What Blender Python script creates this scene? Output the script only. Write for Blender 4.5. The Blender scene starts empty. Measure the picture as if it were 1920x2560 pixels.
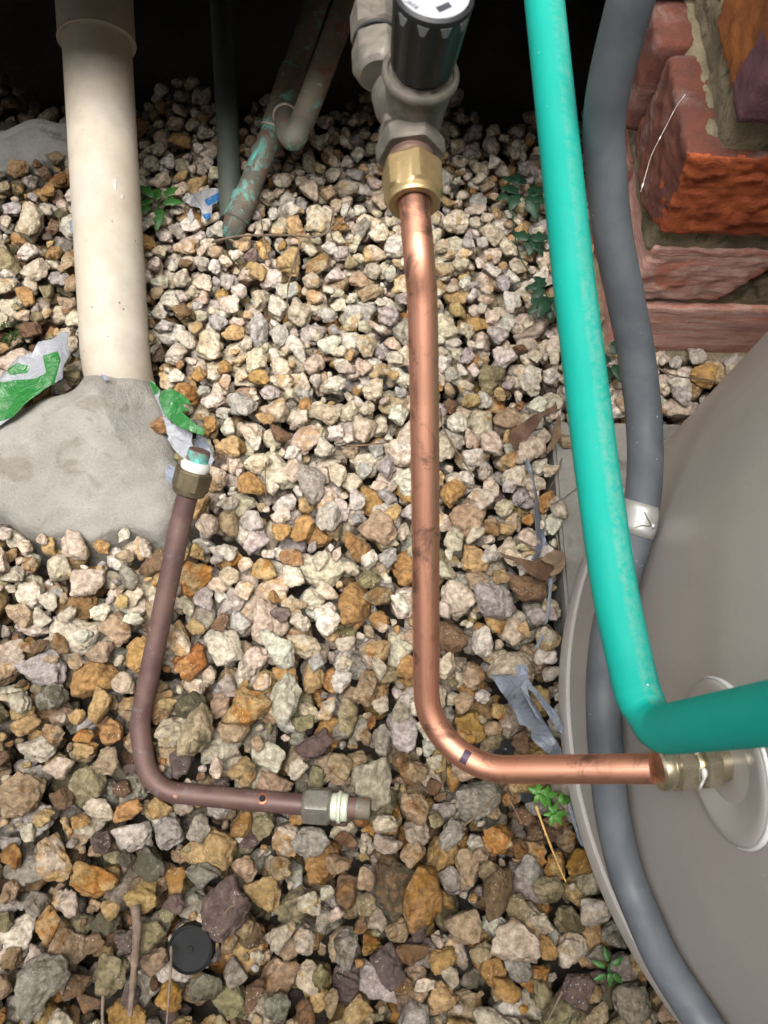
import bpy, bmesh, math, random
import numpy as np
from mathutils import Vector, Matrix
from mathutils import noise as mnoise

R_ = math.radians
rng = np.random.default_rng(11)
random.seed(11)
SC = bpy.context.scene
COL = SC.collection

# ------------------------------------------------------------------ camera, world, sun, exposure
H = 0.73
F_PX, CX, CY = 1923.0, 960.0, 1280.0
def _cam_axes():
    p, r = R_(70), R_(8)
    s, c = math.sin(p), math.cos(p)
    fw = np.array([0, c, -s]); up = np.array([0, s, c]); rt = np.array([1.0, 0, 0])
    rt, up = math.cos(r) * rt + math.sin(r) * up, math.cos(r) * up - math.sin(r) * rt
    y = -math.atan2(rt[1], rt[0])
    Rz = np.array([[math.cos(y), -math.sin(y), 0], [math.sin(y), math.cos(y), 0], [0, 0, 1]])
    return Rz @ fw, Rz @ up, Rz @ rt
FW, UP, RT = _cam_axes()
EYE = np.array([0, 0, H])
cam = bpy.data.cameras.new('camera'); cam_o = bpy.data.objects.new('camera', cam); COL.objects.link(cam_o)
cam_o.matrix_world = Matrix(((RT[0], UP[0], -FW[0], 0), (RT[1], UP[1], -FW[1], 0), (RT[2], UP[2], -FW[2], H), (0, 0, 0, 1)))
cam.sensor_fit = 'VERTICAL'; cam.sensor_height = 5.658; cam.sensor_width = 4.243; cam.lens = 4.25
cam.clip_start = 0.01; cam.clip_end = 200
cam.dof.use_dof = True; cam.dof.focus_distance = 0.66; cam.dof.aperture_fstop = 2.4
SC.camera = cam_o

SUN_EL, SUN_AZ = 82.0, 215.0          # elevation; azimuth clockwise from +Y: from the open side, a little to the left
wd = bpy.data.worlds.new('World'); SC.world = wd; wd.use_nodes = True
wn, wl = wd.node_tree.nodes, wd.node_tree.links
bg = wn['Background']; bg.inputs['Strength'].default_value = 0.15
sky = wn.new('ShaderNodeTexSky'); sky.sky_type = 'NISHITA'; sky.sun_disc = False
sky.sun_elevation = R_(SUN_EL); sky.sun_rotation = R_(SUN_AZ); sky.dust_density = 5.0; sky.ozone_density = 0.6
hs = wn.new('ShaderNodeHueSaturation'); hs.inputs['Saturation'].default_value = 0.30    # overcast, nearly white sky
wl.new(sky.outputs[0], hs.inputs['Color']); wl.new(hs.outputs[0], bg.inputs['Color'])
sun = bpy.data.lights.new('sun', 'SUN'); sun_o = bpy.data.objects.new('sun', sun); COL.objects.link(sun_o)
sun.energy = 1.5; sun.angle = R_(48); sun.color = (1.0, 0.95, 0.87)
sd = Vector((math.sin(R_(SUN_AZ)) * math.cos(R_(SUN_EL)), math.cos(R_(SUN_AZ)) * math.cos(R_(SUN_EL)), math.sin(R_(SUN_EL))))
sun_o.rotation_euler = sd.to_track_quat('Z', 'Y').to_euler(); sun_o.location = sd * 20
SC.view_settings.view_transform = 'Standard'; SC.view_settings.look = 'None'
SC.view_settings.gamma = 1.0; SC.view_settings.use_curve_mapping = False
SC.view_settings.exposure = 1.75

# ------------------------------------------------------------------ surveying helpers (photo pixel -> place in the yard)
def ray(x, y): return FW + (x - CX) / F_PX * RT - (y - CY) / F_PX * UP
def pz(x, y, z):
    d = ray(x, y); return EYE + d * (z - H) / d[2]
def pd(x, y, d): return EYE + ray(x, y) * d
def py(x, y, Y):
    d = ray(x, y); return EYE + d * (Y / d[1])
def proj(P):
    d = np.asarray(P, float) - EYE; z = d @ FW
    return CX + F_PX * (d @ RT) / z, CY - F_PX * (d @ UP) / z, z
TANK_C = np.array([0.574, 0.053]); TANK_R = 0.377
def pcyl(x, y, rad):
    d = ray(x, y); a = d[:2] @ d[:2]; e = EYE[:2] - TANK_C; b = e @ d[:2]; c = e @ e - rad * rad
    D = max(0.0, b * b - a * c); return EYE + d * (-b - math.sqrt(D)) / a

# ------------------------------------------------------------------ mesh helpers
def tag(o, label=None, cat=None, group=None, kind=None):
    if label: o['label'] = label
    if cat: o['category'] = cat
    if group: o['group'] = group
    if kind: o['kind'] = kind
    return o
def empty(name, loc, label, cat, group=None):
    o = bpy.data.objects.new(name, None); COL.objects.link(o); o.location = Vector(loc); o.empty_display_size = 0.02
    bpy.context.view_layer.update()
    return tag(o, label, cat, group)
def link(name, me, mat=None, parent=None, smooth=True):
    o = bpy.data.objects.new(name, me); COL.objects.link(o)
    if mat: me.materials.append(mat)
    if smooth: me.polygons.foreach_set('use_smooth', [True] * len(me.polygons))
    if parent is not None:
        o.parent = parent
        o.matrix_parent_inverse = Matrix.Translation(parent.location).inverted() if parent.type == 'EMPTY' else Matrix.Identity(4)
    return o
def np_mesh(name, V, Fc):
    me = bpy.data.meshes.new(name); V = np.asarray(V, np.float32); Fc = np.asarray(Fc, np.int32)
    k = Fc.shape[1]; n = len(Fc)
    me.vertices.add(len(V)); me.vertices.foreach_set('co', V.ravel())
    me.loops.add(n * k); me.loops.foreach_set('vertex_index', Fc.ravel())
    me.polygons.add(n); me.polygons.foreach_set('loop_start', np.arange(0, n * k, k, dtype=np.int32))
    me.update(calc_edges=True); return me
def py_mesh(name, V, Fc):
    me = bpy.data.meshes.new(name); me.from_pydata([tuple(map(float, v)) for v in V], [], Fc); me.update(); return me
def vattr(me, name, typ, data):
    a = me.attributes.new(name, typ, 'POINT')
    a.data.foreach_set({'FLOAT': 'value', 'FLOAT_VECTOR': 'vector', 'FLOAT_COLOR': 'color'}[typ], np.asarray(data, np.float32).ravel())
def autosmooth(o, ang=35):
    me = o.data
    bm = bmesh.new(); bm.from_mesh(me)
    for e in bm.edges:
        if len(e.link_faces) == 2 and e.calc_face_angle(0) > R_(ang): e.smooth = False
    bm.to_mesh(me); bm.free(); return o
def frame(origin, zax, xh=(1, 0, 0)):
    z = Vector(zax).normalized(); x = Vector(xh); x = (x - z * x.dot(z)).normalized(); y = z.cross(x)
    o = Vector(origin)
    return Matrix(((x.x, y.x, z.x, o.x), (x.y, y.y, z.y, o.y), (x.z, y.z, z.z, o.z), (0, 0, 0, 1)))
def lathe(name, M, prof, mat, parent=None, n=40, smooth_ang=30, hexa=(), caps=True, a0=0.0):
    """prof: (radius, height) along the axis; indices in hexa get a six-sided section (radius = across flats / 2)."""
    V, Fc = [], []
    for k, (r, h) in enumerate(prof):
        for i in range(n):
            a = 2 * math.pi * i / n + a0
            rr = r
            if k in hexa:
                b = (a - a0) % (math.pi / 3) - math.pi / 6; rr = min(r / math.cos(b), r * 1.12)
            V.append(M @ Vector((rr * math.cos(a), rr * math.sin(a), h)))
    m = len(prof)
    for k in range(m - 1):
        for i in range(n):
            j = (i + 1) % n; Fc.append((k * n + i, k * n + j, (k + 1) * n + j, (k + 1) * n + i))
    if caps:
        Fc.append(tuple(range(n - 1, -1, -1))); Fc.append(tuple((m - 1) * n + i for i in range(n)))
    me = py_mesh(name, V, Fc); o = link(name, me, mat, parent); return autosmooth(o, smooth_ang)
def fillet(pts, rads, ds=0.006):
    P = [np.asarray(p, float) for p in pts]; out = [P[0]]
    for i in range(1, len(P) - 1):
        a, b, c = P[i - 1], P[i], P[i + 1]; r = rads[i] if isinstance(rads, (list, tuple)) else rads
        u = (a - b) / np.linalg.norm(a - b); v = (c - b) / np.linalg.norm(c - b)
        th = math.acos(np.clip(u @ v, -1, 1)); phi = math.pi - th
        if r <= 0 or phi < 1e-3: out.append(b); continue
        t = r * math.tan(phi / 2); t = min(t, .49 * np.linalg.norm(a - b), .49 * np.linalg.norm(c - b)); r = t / math.tan(phi / 2)
        p0, p1 = b + u * t, b + v * t
        bis = (u + v) / np.linalg.norm(u + v); cen = b + bis * (r / math.cos(phi / 2))
        n = max(6, int(phi / 0.09))
        e0 = (p0 - cen) / r; e1 = (p1 - cen) / r; om = math.acos(np.clip(e0 @ e1, -1, 1))
        for k in range(n + 1):
            q = k / n; out.append(cen + r * (math.sin((1 - q) * om) * e0 + math.sin(q * om) * e1) / math.sin(om))
    out.append(P[-1])
    res = [out[0]]
    for a, b in zip(out[:-1], out[1:]):
        L = np.linalg.norm(b - a); n = max(1, int(L / ds))
        for k in range(1, n + 1): res.append(a + (b - a) * k / n)
    return np.array(res)
def catmull(pts, per=14):
    P = np.asarray(pts, float); P = np.vstack([2 * P[0] - P[1], P, 2 * P[-1] - P[-2]]); out = []
    for i in range(1, len(P) - 2):
        p0, p1, p2, p3 = P[i - 1:i + 3]
        for k in range(per):
            t = k / per
            out.append(.5 * (2 * p1 + (p2 - p0) * t + (2 * p0 - 5 * p1 + 4 * p2 - p3) * t * t + (3 * p1 - p0 - 3 * p2 + p3) * t ** 3))
    out.append(P[-2]); return np.array(out)
def sweep(name, path, r, mat, parent=None, n=28, up=(0, 0, 1), caps=True, arc=None, wob=0.0):
    """A tube along path, UV u round the tube (0.5 = the up side at the start), v = metres along. arc: open strip (a0, a1)."""
    path = np.asarray(path, float); m = len(path)
    rr = np.full(m, r) if np.isscalar(r) else np.asarray(r)
    T = np.gradient(path, axis=0); T /= np.linalg.norm(T, axis=1)[:, None] + 1e-12
    N = np.zeros_like(T); u0 = np.asarray(up, float); N[0] = u0 - (u0 @ T[0]) * T[0]
    if np.linalg.norm(N[0]) < 1e-4: N[0] = np.cross(T[0], [1, 0, 0.])
    N[0] /= np.linalg.norm(N[0])
    for i in range(1, m):
        v = N[i - 1] - (N[i - 1] @ T[i]) * T[i]; N[i] = v / np.linalg.norm(v)
    B = np.cross(T, N)
    s = np.r_[0, np.cumsum(np.linalg.norm(np.diff(path, axis=0), axis=1))]
    k = n + 1
    ang = np.linspace(-math.pi, math.pi, k) if arc is None else np.linspace(arc[0], arc[1], k)
    w = 1 + (wob * rng.standard_normal((m, 1)) if wob else 0)
    V = path[:, None, :] + (rr[:, None] * w)[..., None] * (np.cos(ang)[None, :, None] * N[:, None, :] + np.sin(ang)[None, :, None] * B[:, None, :])
    V = V.reshape(-1, 3)
    Fc = [(i * k + j, i * k + j + 1, (i + 1) * k + j + 1, (i + 1) * k + j) for i in range(m - 1) for j in range(n)]
    nq = len(Fc)
    if caps and arc is None:
        Fc.append(tuple(range(n - 1, -1, -1))); Fc.append(tuple((m - 1) * k + j for j in range(n)))
    me = py_mesh(name, V, Fc)
    uv = me.uv_layers.new(name='UVMap'); lv = np.zeros(len(me.loops), np.int32); me.loops.foreach_get('vertex_index', lv)
    U = np.c_[(lv % k) / n, s[np.minimum(lv // k, m - 1)]].astype(np.float32); uv.data.foreach_set('uv', U.ravel())
    o = link(name, me, mat, parent)
    if arc is None:      # weld the seam of positions, keep the UV seam
        bm = bmesh.new(); bm.from_mesh(me); bmesh.ops.remove_doubles(bm, verts=bm.verts, dist=1e-7); bm.to_mesh(me); bm.free()
        autosmooth(o, 50)
    return o
def solid(o, t, off=0):
    md = o.modifiers.new('thickness', 'SOLIDIFY'); md.thickness = t; md.offset = off; return o
_SK = [(rng.standard_normal(3), rng.uniform(0, 6.28)) for _ in range(24)]
def snoise(P, freq, seed=0):
    """cheap smooth noise -1..1 from a few sine waves"""
    P = np.asarray(P, float); o = np.zeros(P.shape[:-1])
    for q in range(6):
        d, ph = _SK[(q + seed * 5) % 24]; o += np.sin(P @ (d * freq) + ph * (1 + seed))
    return o / 3.0

# ------------------------------------------------------------------ materials
class NT:
    def __init__(s, name):
        s.m = bpy.data.materials.new(name); s.m.use_nodes = True; s.t = s.m.node_tree
        s.b = s.t.nodes['Principled BSDF']; s.out = s.t.nodes['Material Output']
    def n(s, typ, **kw):
        nd = s.t.nodes.new(typ)
        for k, v in kw.items():
            if k.startswith('i_'): nd.inputs[k[2:].replace('_', ' ')].default_value = v
            else: setattr(nd, k, v)
        return nd
    def l(s, a, b): s.t.links.new(a, b)
    def tc(s, what='Object'): return s.n('ShaderNodeTexCoord').outputs[what]
    def noise(s, co, scale, detail=4, rough=.55, dist=0.0):
        nd = s.n('ShaderNodeTexNoise'); nd.inputs['Scale'].default_value = scale; nd.inputs['Detail'].default_value = detail
        nd.inputs['Roughness'].default_value = rough; nd.inputs['Distortion'].default_value = dist
        if co is not None: s.l(co, nd.inputs['Vector'])
        return nd.outputs['Fac']
    def vor(s, co, scale, feature='F1'):
        nd = s.n('ShaderNodeTexVoronoi'); nd.feature = feature; nd.inputs['Scale'].default_value = scale
        if co is not None: s.l(co, nd.inputs['Vector'])
        return nd.outputs['Distance']
    def ramp(s, fac, a, b, lo=0.0, hi=1.0):
        nd = s.n('ShaderNodeMapRange'); nd.interpolation_type = 'SMOOTHSTEP'
        for k, v in (('From Min', a), ('From Max', b), ('To Min', lo), ('To Max', hi)): nd.inputs[k].default_value = v
        s.l(fac, nd.inputs['Value']); return nd.outputs['Result']
    def mix(s, fac, a, b, mode='MIX'):
        nd = s.n('ShaderNodeMix'); nd.data_type = 'RGBA'; nd.blend_type = mode
        for sock, v in ((nd.inputs[0], fac), (nd.inputs[6], a), (nd.inputs[7], b)):
            if hasattr(v, 'is_linked') or hasattr(v, 'node'): s.l(v, sock)
            elif isinstance(v, (int, float)): sock.default_value = v
            else: sock.default_value = (*v, 1) if len(v) == 3 else v
        return nd.outputs[2]
    def math(s, op, a, b=None):
        nd = s.n('ShaderNodeMath'); nd.operation = op
        for i, v in enumerate((a, b)):
            if v is None: continue
            if isinstance(v, (int, float)): nd.inputs[i].default_value = v
            else: s.l(v, nd.inputs[i])
        return nd.outputs[0]
    def map(s, co, scale=(1, 1, 1), loc=(0, 0, 0)):
        nd = s.n('ShaderNodeMapping'); nd.inputs['Scale'].default_value = scale; nd.inputs['Location'].default_value = loc
        s.l(co, nd.inputs['Vector']); return nd.outputs[0]
    def attr(s, name, out='Color'):
        nd = s.n('ShaderNodeAttribute'); nd.attribute_name = name; return nd.outputs[out]
    def bump(s, h, strength=.5, dist=.002, prev=None):
        nd = s.n('ShaderNodeBump'); nd.inputs['Strength'].default_value = strength; nd.inputs['Distance'].default_value = dist
        s.l(h, nd.inputs['Height'])
        if prev is not None: s.l(prev, nd.inputs['Normal'])
        return nd.outputs[0]
    def fin(s, col=None, rough=None, metal=0.0, normal=None, spec=None):
        b = s.b
        for key, v in (('Base Color', col), ('Roughness', rough), ('Metallic', metal), ('Specular IOR Level', spec)):
            if v is None: continue
            if isinstance(v, (int, float)): b.inputs[key].default_value = v
            elif isinstance(v, tuple): b.inputs[key].default_value = (*v, 1)
            else: s.l(v, b.inputs[key])
        if normal is not None: s.l(normal, b.inputs['Normal'])
        return s.m
M = {}
def mk_stone():
    t = NT('gravel_stone'); co = t.attr('sco', 'Vector'); A = t.attr('col_a'); B = t.attr('col_b'); X = t.attr('mixes')
    sp = t.n('ShaderNodeSeparateColor'); t.l(X, sp.inputs[0]); bias, wet, dirt = sp.outputs[0], sp.outputs[1], sp.outputs[2]
    n1 = t.noise(co, 55, 5, .6, .6); m1 = t.ramp(t.math('ADD', n1, t.math('SUBTRACT', bias, .5)), .50, .64)
    c = t.mix(m1, A, B)
    n2 = t.noise(co, 170, 5, .65); c = t.mix(1.0, c, t.mix(t.ramp(n2, .28, .72), (.56, .51, .46), (1.30, 1.29, 1.26)), 'MULTIPLY')
    v = t.vor(t.map(co, (1, 1, 1), (3, 1, 2)), 330); sp1 = t.ramp(v, .10, .28, 1, 0)
    n3 = t.noise(co, 40, 2); c = t.mix(t.math('MULTIPLY', t.math('MULTIPLY', sp1, t.ramp(n3, .5, .62)), .55), c, (.66, .62, .56))
    n4 = t.noise(co, 120, 6, .7, .8); n5 = t.noise(co, 30, 3, .6)
    dm = t.ramp(t.math('ADD', t.math('ADD', t.math('MULTIPLY', n4, .6), t.math('MULTIPLY', n5, .4)), t.math('SUBTRACT', dirt, .5)), .52, .62)
    c = t.mix(t.math('MULTIPLY', dm, .85), c, t.mix(n5, (.030, .026, .018), (.070, .062, .030)))
    pit = t.ramp(t.noise(co, 420, 3, .6), .62, .72); c = t.mix(t.math('MULTIPLY', pit, .32), c, (.14, .11, .075))
    wn_ = t.math('MULTIPLY', wet, t.ramp(t.noise(co, 60, 2), .32, .62))
    hsv = t.n('ShaderNodeHueSaturation'); hsv.inputs['Saturation'].default_value = 1.22; hsv.inputs['Value'].default_value = .60
    t.l(c, hsv.inputs['Color']); c = t.mix(wn_, c, hsv.outputs[0])
    rough = t.ramp(wn_, 0, 1, .88, .28)
    h = t.math('ADD', t.math('MULTIPLY', t.noise(co, 130, 8, .72), 1.0), t.math('MULTIPLY', t.vor(co, 210), .45))
    h2 = t.noise(co, 700, 4, .6)
    nb = t.bump(h2, .5, .0009, t.bump(h, .95, .0050))
    return t.fin(c, rough, 0.0, nb, .4)
M['stone'] = mk_stone()
def mk_soil():
    t = NT('soil'); co = t.tc(); n = t.noise(co, 40, 8, .7)
    c = t.mix(n, (.022, .018, .013), (.085, .066, .048)); return t.fin(c, .95, 0, t.bump(t.noise(co, 60, 10, .75), 1.0, .012))
M['soil'] = mk_soil()
def mk_concrete(name, a, b, stain, sc=1.0, bump=.003):
    t = NT(name); co = t.tc()
    n = t.noise(co, 14 * sc, 6, .6, .4); c = t.mix(t.ramp(n, .35, .65), a, b)
    st = t.ramp(t.noise(co, 22 * sc, 3, .6, 1.0), .56, .68); c = t.mix(t.math('MULTIPLY', st, .65), c, stain)
    c = t.mix(1.0, c, t.mix(t.noise(co, 420, 4, .7), (.72, .72, .72), (1.22, 1.22, 1.22)), 'MULTIPLY')
    pit = t.ramp(t.vor(co, 170), .06, .14, 1, 0); c = t.mix(t.math('MULTIPLY', pit, t.ramp(t.noise(co, 60, 2), .52, .6)), c, (.09, .08, .065))
    h = t.math('ADD', t.noise(co, 80 * sc, 8, .68), t.math('MULTIPLY', t.noise(co, 600, 3, .6), .25))
    return t.fin(c, .92, 0, t.bump(h, .7, bump), .3)
M['footing'] = mk_concrete('footing_concrete', (.30, .288, .262), (.24, .228, .205), (.165, .15, .125), 1.0, .006)
M['slab'] = mk_concrete('slab_concrete', (.235, .23, .205), (.18, .175, .155), (.10, .097, .085), .8, .0012)
M['old_concrete'] = mk_concrete('old_concrete', (.30, .30, .29), (.22, .22, .21), (.08, .08, .07), 1.2)
def mk_pvc():
    t = NT('cream_pvc'); co = t.tc()
    c = t.mix(t.ramp(t.noise(co, 16, 3, .5), .38, .66), (.50, .465, .405), (.505, .445, .365))
    c = t.mix(1.0, c, t.mix(t.noise(co, 90, 5, .6), (.95, .945, .94), (1.04, 1.04, 1.04)), 'MULTIPLY')
    sep = t.n('ShaderNodeSeparateXYZ'); t.l(co, sep.inputs[0])          # brown tint ramped along the pipe, mottled by noise
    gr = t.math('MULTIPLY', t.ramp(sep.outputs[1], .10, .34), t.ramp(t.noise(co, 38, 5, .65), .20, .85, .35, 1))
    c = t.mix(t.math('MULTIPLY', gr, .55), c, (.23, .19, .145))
    sp = t.math('MULTIPLY', t.ramp(t.vor(co, 95), .07, .12, 1, 0), t.ramp(t.noise(co, 35, 2), .52, .58)); c = t.mix(t.math('MULTIPLY', sp, .85), c, (.06, .05, .04))
    return t.fin(c, t.ramp(t.noise(co, 40, 3), .3, .7, .55, .70), 0, t.bump(t.noise(co, 160, 4), .08, .001), .3)
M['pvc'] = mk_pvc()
def mk_copper():
    t = NT('new_copper'); uv = t.tc('UV'); co = t.tc()
    stre = t.noise(t.map(uv, (26, 5, 1)), 1.0, 6, .65, .3)
    c = t.mix(t.ramp(stre, .3, .7), (.70, .37, .255), (.52, .26, .175))
    band = t.ramp(t.noise(t.map(uv, (1.2, 34, 1)), 1.0, 4, .6, .3), .60, .70); c = t.mix(t.math('MULTIPLY', band, .6), c, (.33, .17, .115))
    sp = t.ramp(t.noise(co, 48, 6, .74, .7), .52, .66); c = t.mix(t.math('MULTIPLY', sp, .78), c, (.17, .095, .07))
    sd_ = t.ramp(t.noise(t.map(uv, (9, 14, 1)), 1.0, 6, .7, .4), .54, .68); c = t.mix(t.math('MULTIPLY', sd_, .45), c, (.26, .135, .095))
    r = t.ramp(stre, .3, .7, .42, .60)
    return t.fin(c, r, 1.0, t.bump(t.noise(t.map(uv, (60, 8, 1)), 1.0, 4), .10, .0006))
M['copper'] = mk_copper()
def mk_oldcopper():
    t = NT('brown_tarnished_copper'); uv = t.tc('UV'); co = t.tc()
    n = t.noise(co, 34, 5, .6, .6); c = t.mix(t.ramp(n, .35, .68), (.092, .052, .049), (.128, .078, .066))
    g = t.ramp(t.noise(co, 55, 5, .7, .5), .57, .70); c = t.mix(t.math('MULTIPLY', g, .6), c, (.15, .155, .15))
    k = t.ramp(t.noise(co, 120, 3, .6), .66, .72); c = t.mix(t.math('MULTIPLY', k, .7), c, (.42, .20, .13))
    return t.fin(c, t.ramp(n, .3, .7, .50, .68), .35, t.bump(t.noise(co, 220, 5), .12, .001))
M['oldcopper'] = mk_oldcopper()
def mk_verdigris(name, amount):
    t = NT(name); co = t.tc()
    n = t.noise(co, 26, 5, .65, .5); c = t.mix(t.ramp(n, .4, .62), (.085, .080, .064), (.135, .11, .08))
    rd = t.ramp(t.noise(t.map(co, (1, 1, 1), (2, 0, 1)), 62, 4, .6), .60, .66); c = t.mix(t.math('MULTIPLY', rd, .6), c, (.16, .04, .03))
    g = t.ramp(t.noise(co, 34, 7, .72, .5), amount, amount + .06); c = t.mix(g, c, (.10, .24, .21))
    g2 = t.ramp(t.noise(co, 34, 7, .72, .5), amount + .095, amount + .14); c = t.mix(g2, c, (.10, .50, .43))
    w = t.ramp(t.noise(t.map(co, (1, 1, 1), (5, 1, 1)), 75, 5, .65), .64, .70); c = t.mix(t.math('MULTIPLY', w, .5), c, (.38, .35, .30))
    return t.fin(c, .75, .15, t.bump(t.noise(co, 140, 6, .7), .4, .0015))
M['verdigris'] = mk_verdigris('verdigris_copper', .515); M['verdigris_light'] = mk_verdigris('stained_copper', .58)
def mk_brass(name, a, b, metal, rough, dirt):
    t = NT(name); co = t.tc(); n = t.noise(co, 70, 5, .65, .4)
    c = t.mix(t.ramp(n, .35, .68), a, b); d = t.ramp(t.noise(co, 130, 5, .7), .56, .68); c = t.mix(t.math('MULTIPLY', d, .5), c, dirt)
    return t.fin(c, t.ramp(n, .3, .7, rough, rough + .2), metal, t.bump(t.noise(co, 320, 5), .16, .0008))
M['brass'] = mk_brass('new_brass', (.47, .355, .185), (.36, .265, .13), .8, .30, (.26, .19, .09))
M['old_brass'] = mk_brass('dull_brass', (.125, .102, .060), (.085, .069, .042), .5, .5, (.07, .055, .035))
M['cast'] = mk_brass('weathered_cast_brass', (.170, .150, .128), (.098, .092, .076), .35, .52, (.050, .054, .043))
M['pinkish'] = mk_brass('pinkish_brass', (.26, .165, .135), (.18, .115, .095), .6, .42, (.12, .08, .07))
M['chrome'] = mk_brass('nickel_brass', (.55, .50, .38), (.40, .35, .24), .9, .16, (.20, .16, .08))
M['clear_nut'] = mk_brass('grey_wet_brass', (.24, .23, .20), (.17, .16, .135), .6, .22, (.07, .065, .05))
def simple(name, col, rough, metal=0.0, var=.15, sc=60, bump=0.0, spec=.5):
    t = NT(name); co = t.tc(); n = t.noise(co, sc, 4, .6)
    c = t.mix(1.0, col, t.mix(n, (1 - var,) * 3, (1 + var,) * 3), 'MULTIPLY')
    return t.fin(c, rough, metal, t.bump(t.noise(co, sc * 4, 4), bump, .001) if bump else None, spec)
M['black_plastic'] = simple('black_knob_plastic', (.013, .015, .0165), .5, 0, .2, 60, 0, .35)
M['label'] = simple('white_label', (.34, .355, .39), .6, 0, .03)
M['print'] = simple('dark_print', (.03, .035, .045), .5)
M['print_grey'] = simple('grey_print', (.33, .35, .40), .5)
M['nylon'] = simple('white_nylon', (.50, .50, .49), .35, 0, .08)
M['nylon_green'] = simple('greenish_nylon', (.44, .48, .38), .35, 0, .12)
M['copper_end'] = simple('raw_copper_end', (.52, .25, .13), .45, .6, .3)
M['ink'] = simple('purple_ink', (.040, .020, .045), .5, .2, .4, 300)
M['hole'] = simple('hole_black', (.006, .006, .006), .9)
M['burnish'] = simple('burnished_ring', (.26, .115, .07), .45, .6, .3, 200)
M['darkpipe'] = simple('dark_green_grey_pipe', (.052, .062, .050), .6, 0, .35, 30)
M['solder'] = simple('pale_solder', (.36, .31, .26), .6, .2, .4, 160, .3)
def mk_green():
    t = NT('green_lagging'); uv = t.tc('UV'); co = t.tc()
    sep = t.n('ShaderNodeSeparateXYZ'); t.l(uv, sep.inputs[0]); u = sep.outputs[0]
    base = t.mix(t.noise(co, 30, 4, .6), (.0, .26, .212), (.0, .315, .258))
    # weathered, dusty stripe along one side of the lagging
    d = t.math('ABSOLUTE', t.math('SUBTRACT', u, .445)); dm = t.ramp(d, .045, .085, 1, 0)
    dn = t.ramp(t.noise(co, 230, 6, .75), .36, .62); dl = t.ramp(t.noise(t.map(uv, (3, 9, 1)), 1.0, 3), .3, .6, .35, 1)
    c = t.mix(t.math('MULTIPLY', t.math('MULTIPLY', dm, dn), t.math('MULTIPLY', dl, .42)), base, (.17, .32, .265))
    sp = t.math('MULTIPLY', t.ramp(t.vor(co, 130), .05, .09, 1, 0), t.ramp(t.noise(co, 40, 2), .57, .62)); c = t.mix(t.math('MULTIPLY', sp, .8), c, (.60, .70, .66))
    dk = t.math('MULTIPLY', t.ramp(t.vor(t.map(co, (1, 1, 1), (1, 2, 3)), 210), .05, .1, 1, 0), t.ramp(t.noise(co, 55, 2), .52, .6)); c = t.mix(t.math('MULTIPLY', dk, .5), c, (.02, .13, .10))
    return t.fin(c, t.ramp(t.noise(co, 35, 4), .3, .7, .62, .78), 0, t.bump(t.noise(co, 260, 4), .08, .001), .3)
M['green'] = mk_green()
def mk_hose():
    t = NT('grey_hose'); co = t.tc(); uv = t.tc('UV')
    c = t.mix(t.ramp(t.noise(co, 24, 5, .6, .5), .38, .65), (.062, .072, .084), (.088, .099, .112))
    sp = t.math('MULTIPLY', t.ramp(t.vor(co, 120), .05, .10, 1, 0), t.ramp(t.noise(co, 45, 2), .50, .58)); c = t.mix(t.math('MULTIPLY', sp, .8), c, (.45, .47, .48))
    sc = t.ramp(t.noise(t.map(uv, (4, 60, 1)), 1.0, 6, .75, 1.5), .68, .74); c = t.mix(t.math('MULTIPLY', sc, .3), c, (.20, .21, .22))
    return t.fin(c, t.ramp(t.noise(co, 30, 4), .35, .65, .50, .72), 0, t.bump(t.noise(co, 160, 4), .10, .001), .4)
M['hose'] = mk_hose()
def mk_tank():
    t = NT('taupe_enamel'); co = t.tc()
    c = t.mix(t.ramp(t.noise(co, 7, 4, .55), .3, .7), (.345, .322, .300), (.392, .370, .346))
    c = t.mix(1.0, c, t.mix(t.noise(co, 260, 3, .6), (.93, .93, .93), (1.06, 1.06, 1.06)), 'MULTIPLY')
    sm = t.ramp(t.noise(co, 12, 5, .65, 1.0), .58, .72); c = t.mix(t.math('MULTIPLY', sm, .42), c, (.21, .185, .16))
    ds = t.ramp(t.noise(t.map(co, (60, 60, 5)), 1.0, 5, .65), .55, .75); c = t.mix(t.math('MULTIPLY', ds, .16), c, (.52, .50, .46))
    sp = t.math('MULTIPLY', t.ramp(t.vor(co, 60), .04, .07, 1, 0), t.ramp(t.noise(co, 24, 2), .54, .6)); c = t.mix(t.math('MULTIPLY', sp, .7), c, (.50, .48, .44))
    return t.fin(c, t.ramp(t.noise(co, 9, 4), .3, .7, .34, .48), 0, t.bump(t.noise(co, 26, 3), .05, .004), .5)
M['tank'] = mk_tank()
M['cover'] = simple('grey_cover', (.36, .345, .325), .36, 0, .06, 20)
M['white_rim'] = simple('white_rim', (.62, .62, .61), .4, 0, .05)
M['steel'] = simple('galvanised_steel', (.44, .44, .42), .48, .6, .25, 120, .15)
def mk_brick(name, a, b, pale, amt):
    t = NT(name); co = t.tc(); n = t.noise(co, 40, 6, .65, .5)
    c = t.mix(t.ramp(n, .35, .66), a, b)
    st = t.noise(t.map(co, (18, 18, 420)), 1.0, 4, .7, .6); pl = t.math('MULTIPLY', t.ramp(t.noise(co, 16, 4, .6, .8), amt, amt + .14), t.ramp(st, .3, .62))
    c = t.mix(t.math('MULTIPLY', pl, .8), c, pale)
    c = t.mix(1.0, c, t.mix(t.noise(co, 330, 4, .7), (.70, .70, .70), (1.24, 1.24, 1.24)), 'MULTIPLY')
    h = t.math('ADD', t.math('MULTIPLY', st, .22), t.noise(co, 130, 9, .75))
    return t.fin(c, .88, 0, t.bump(h, .8, .003), .3)
M['brick'] = mk_brick('red_brick', (.46, .145, .088), (.34, .108, .072), (.52, .38, .33), .42)
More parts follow.
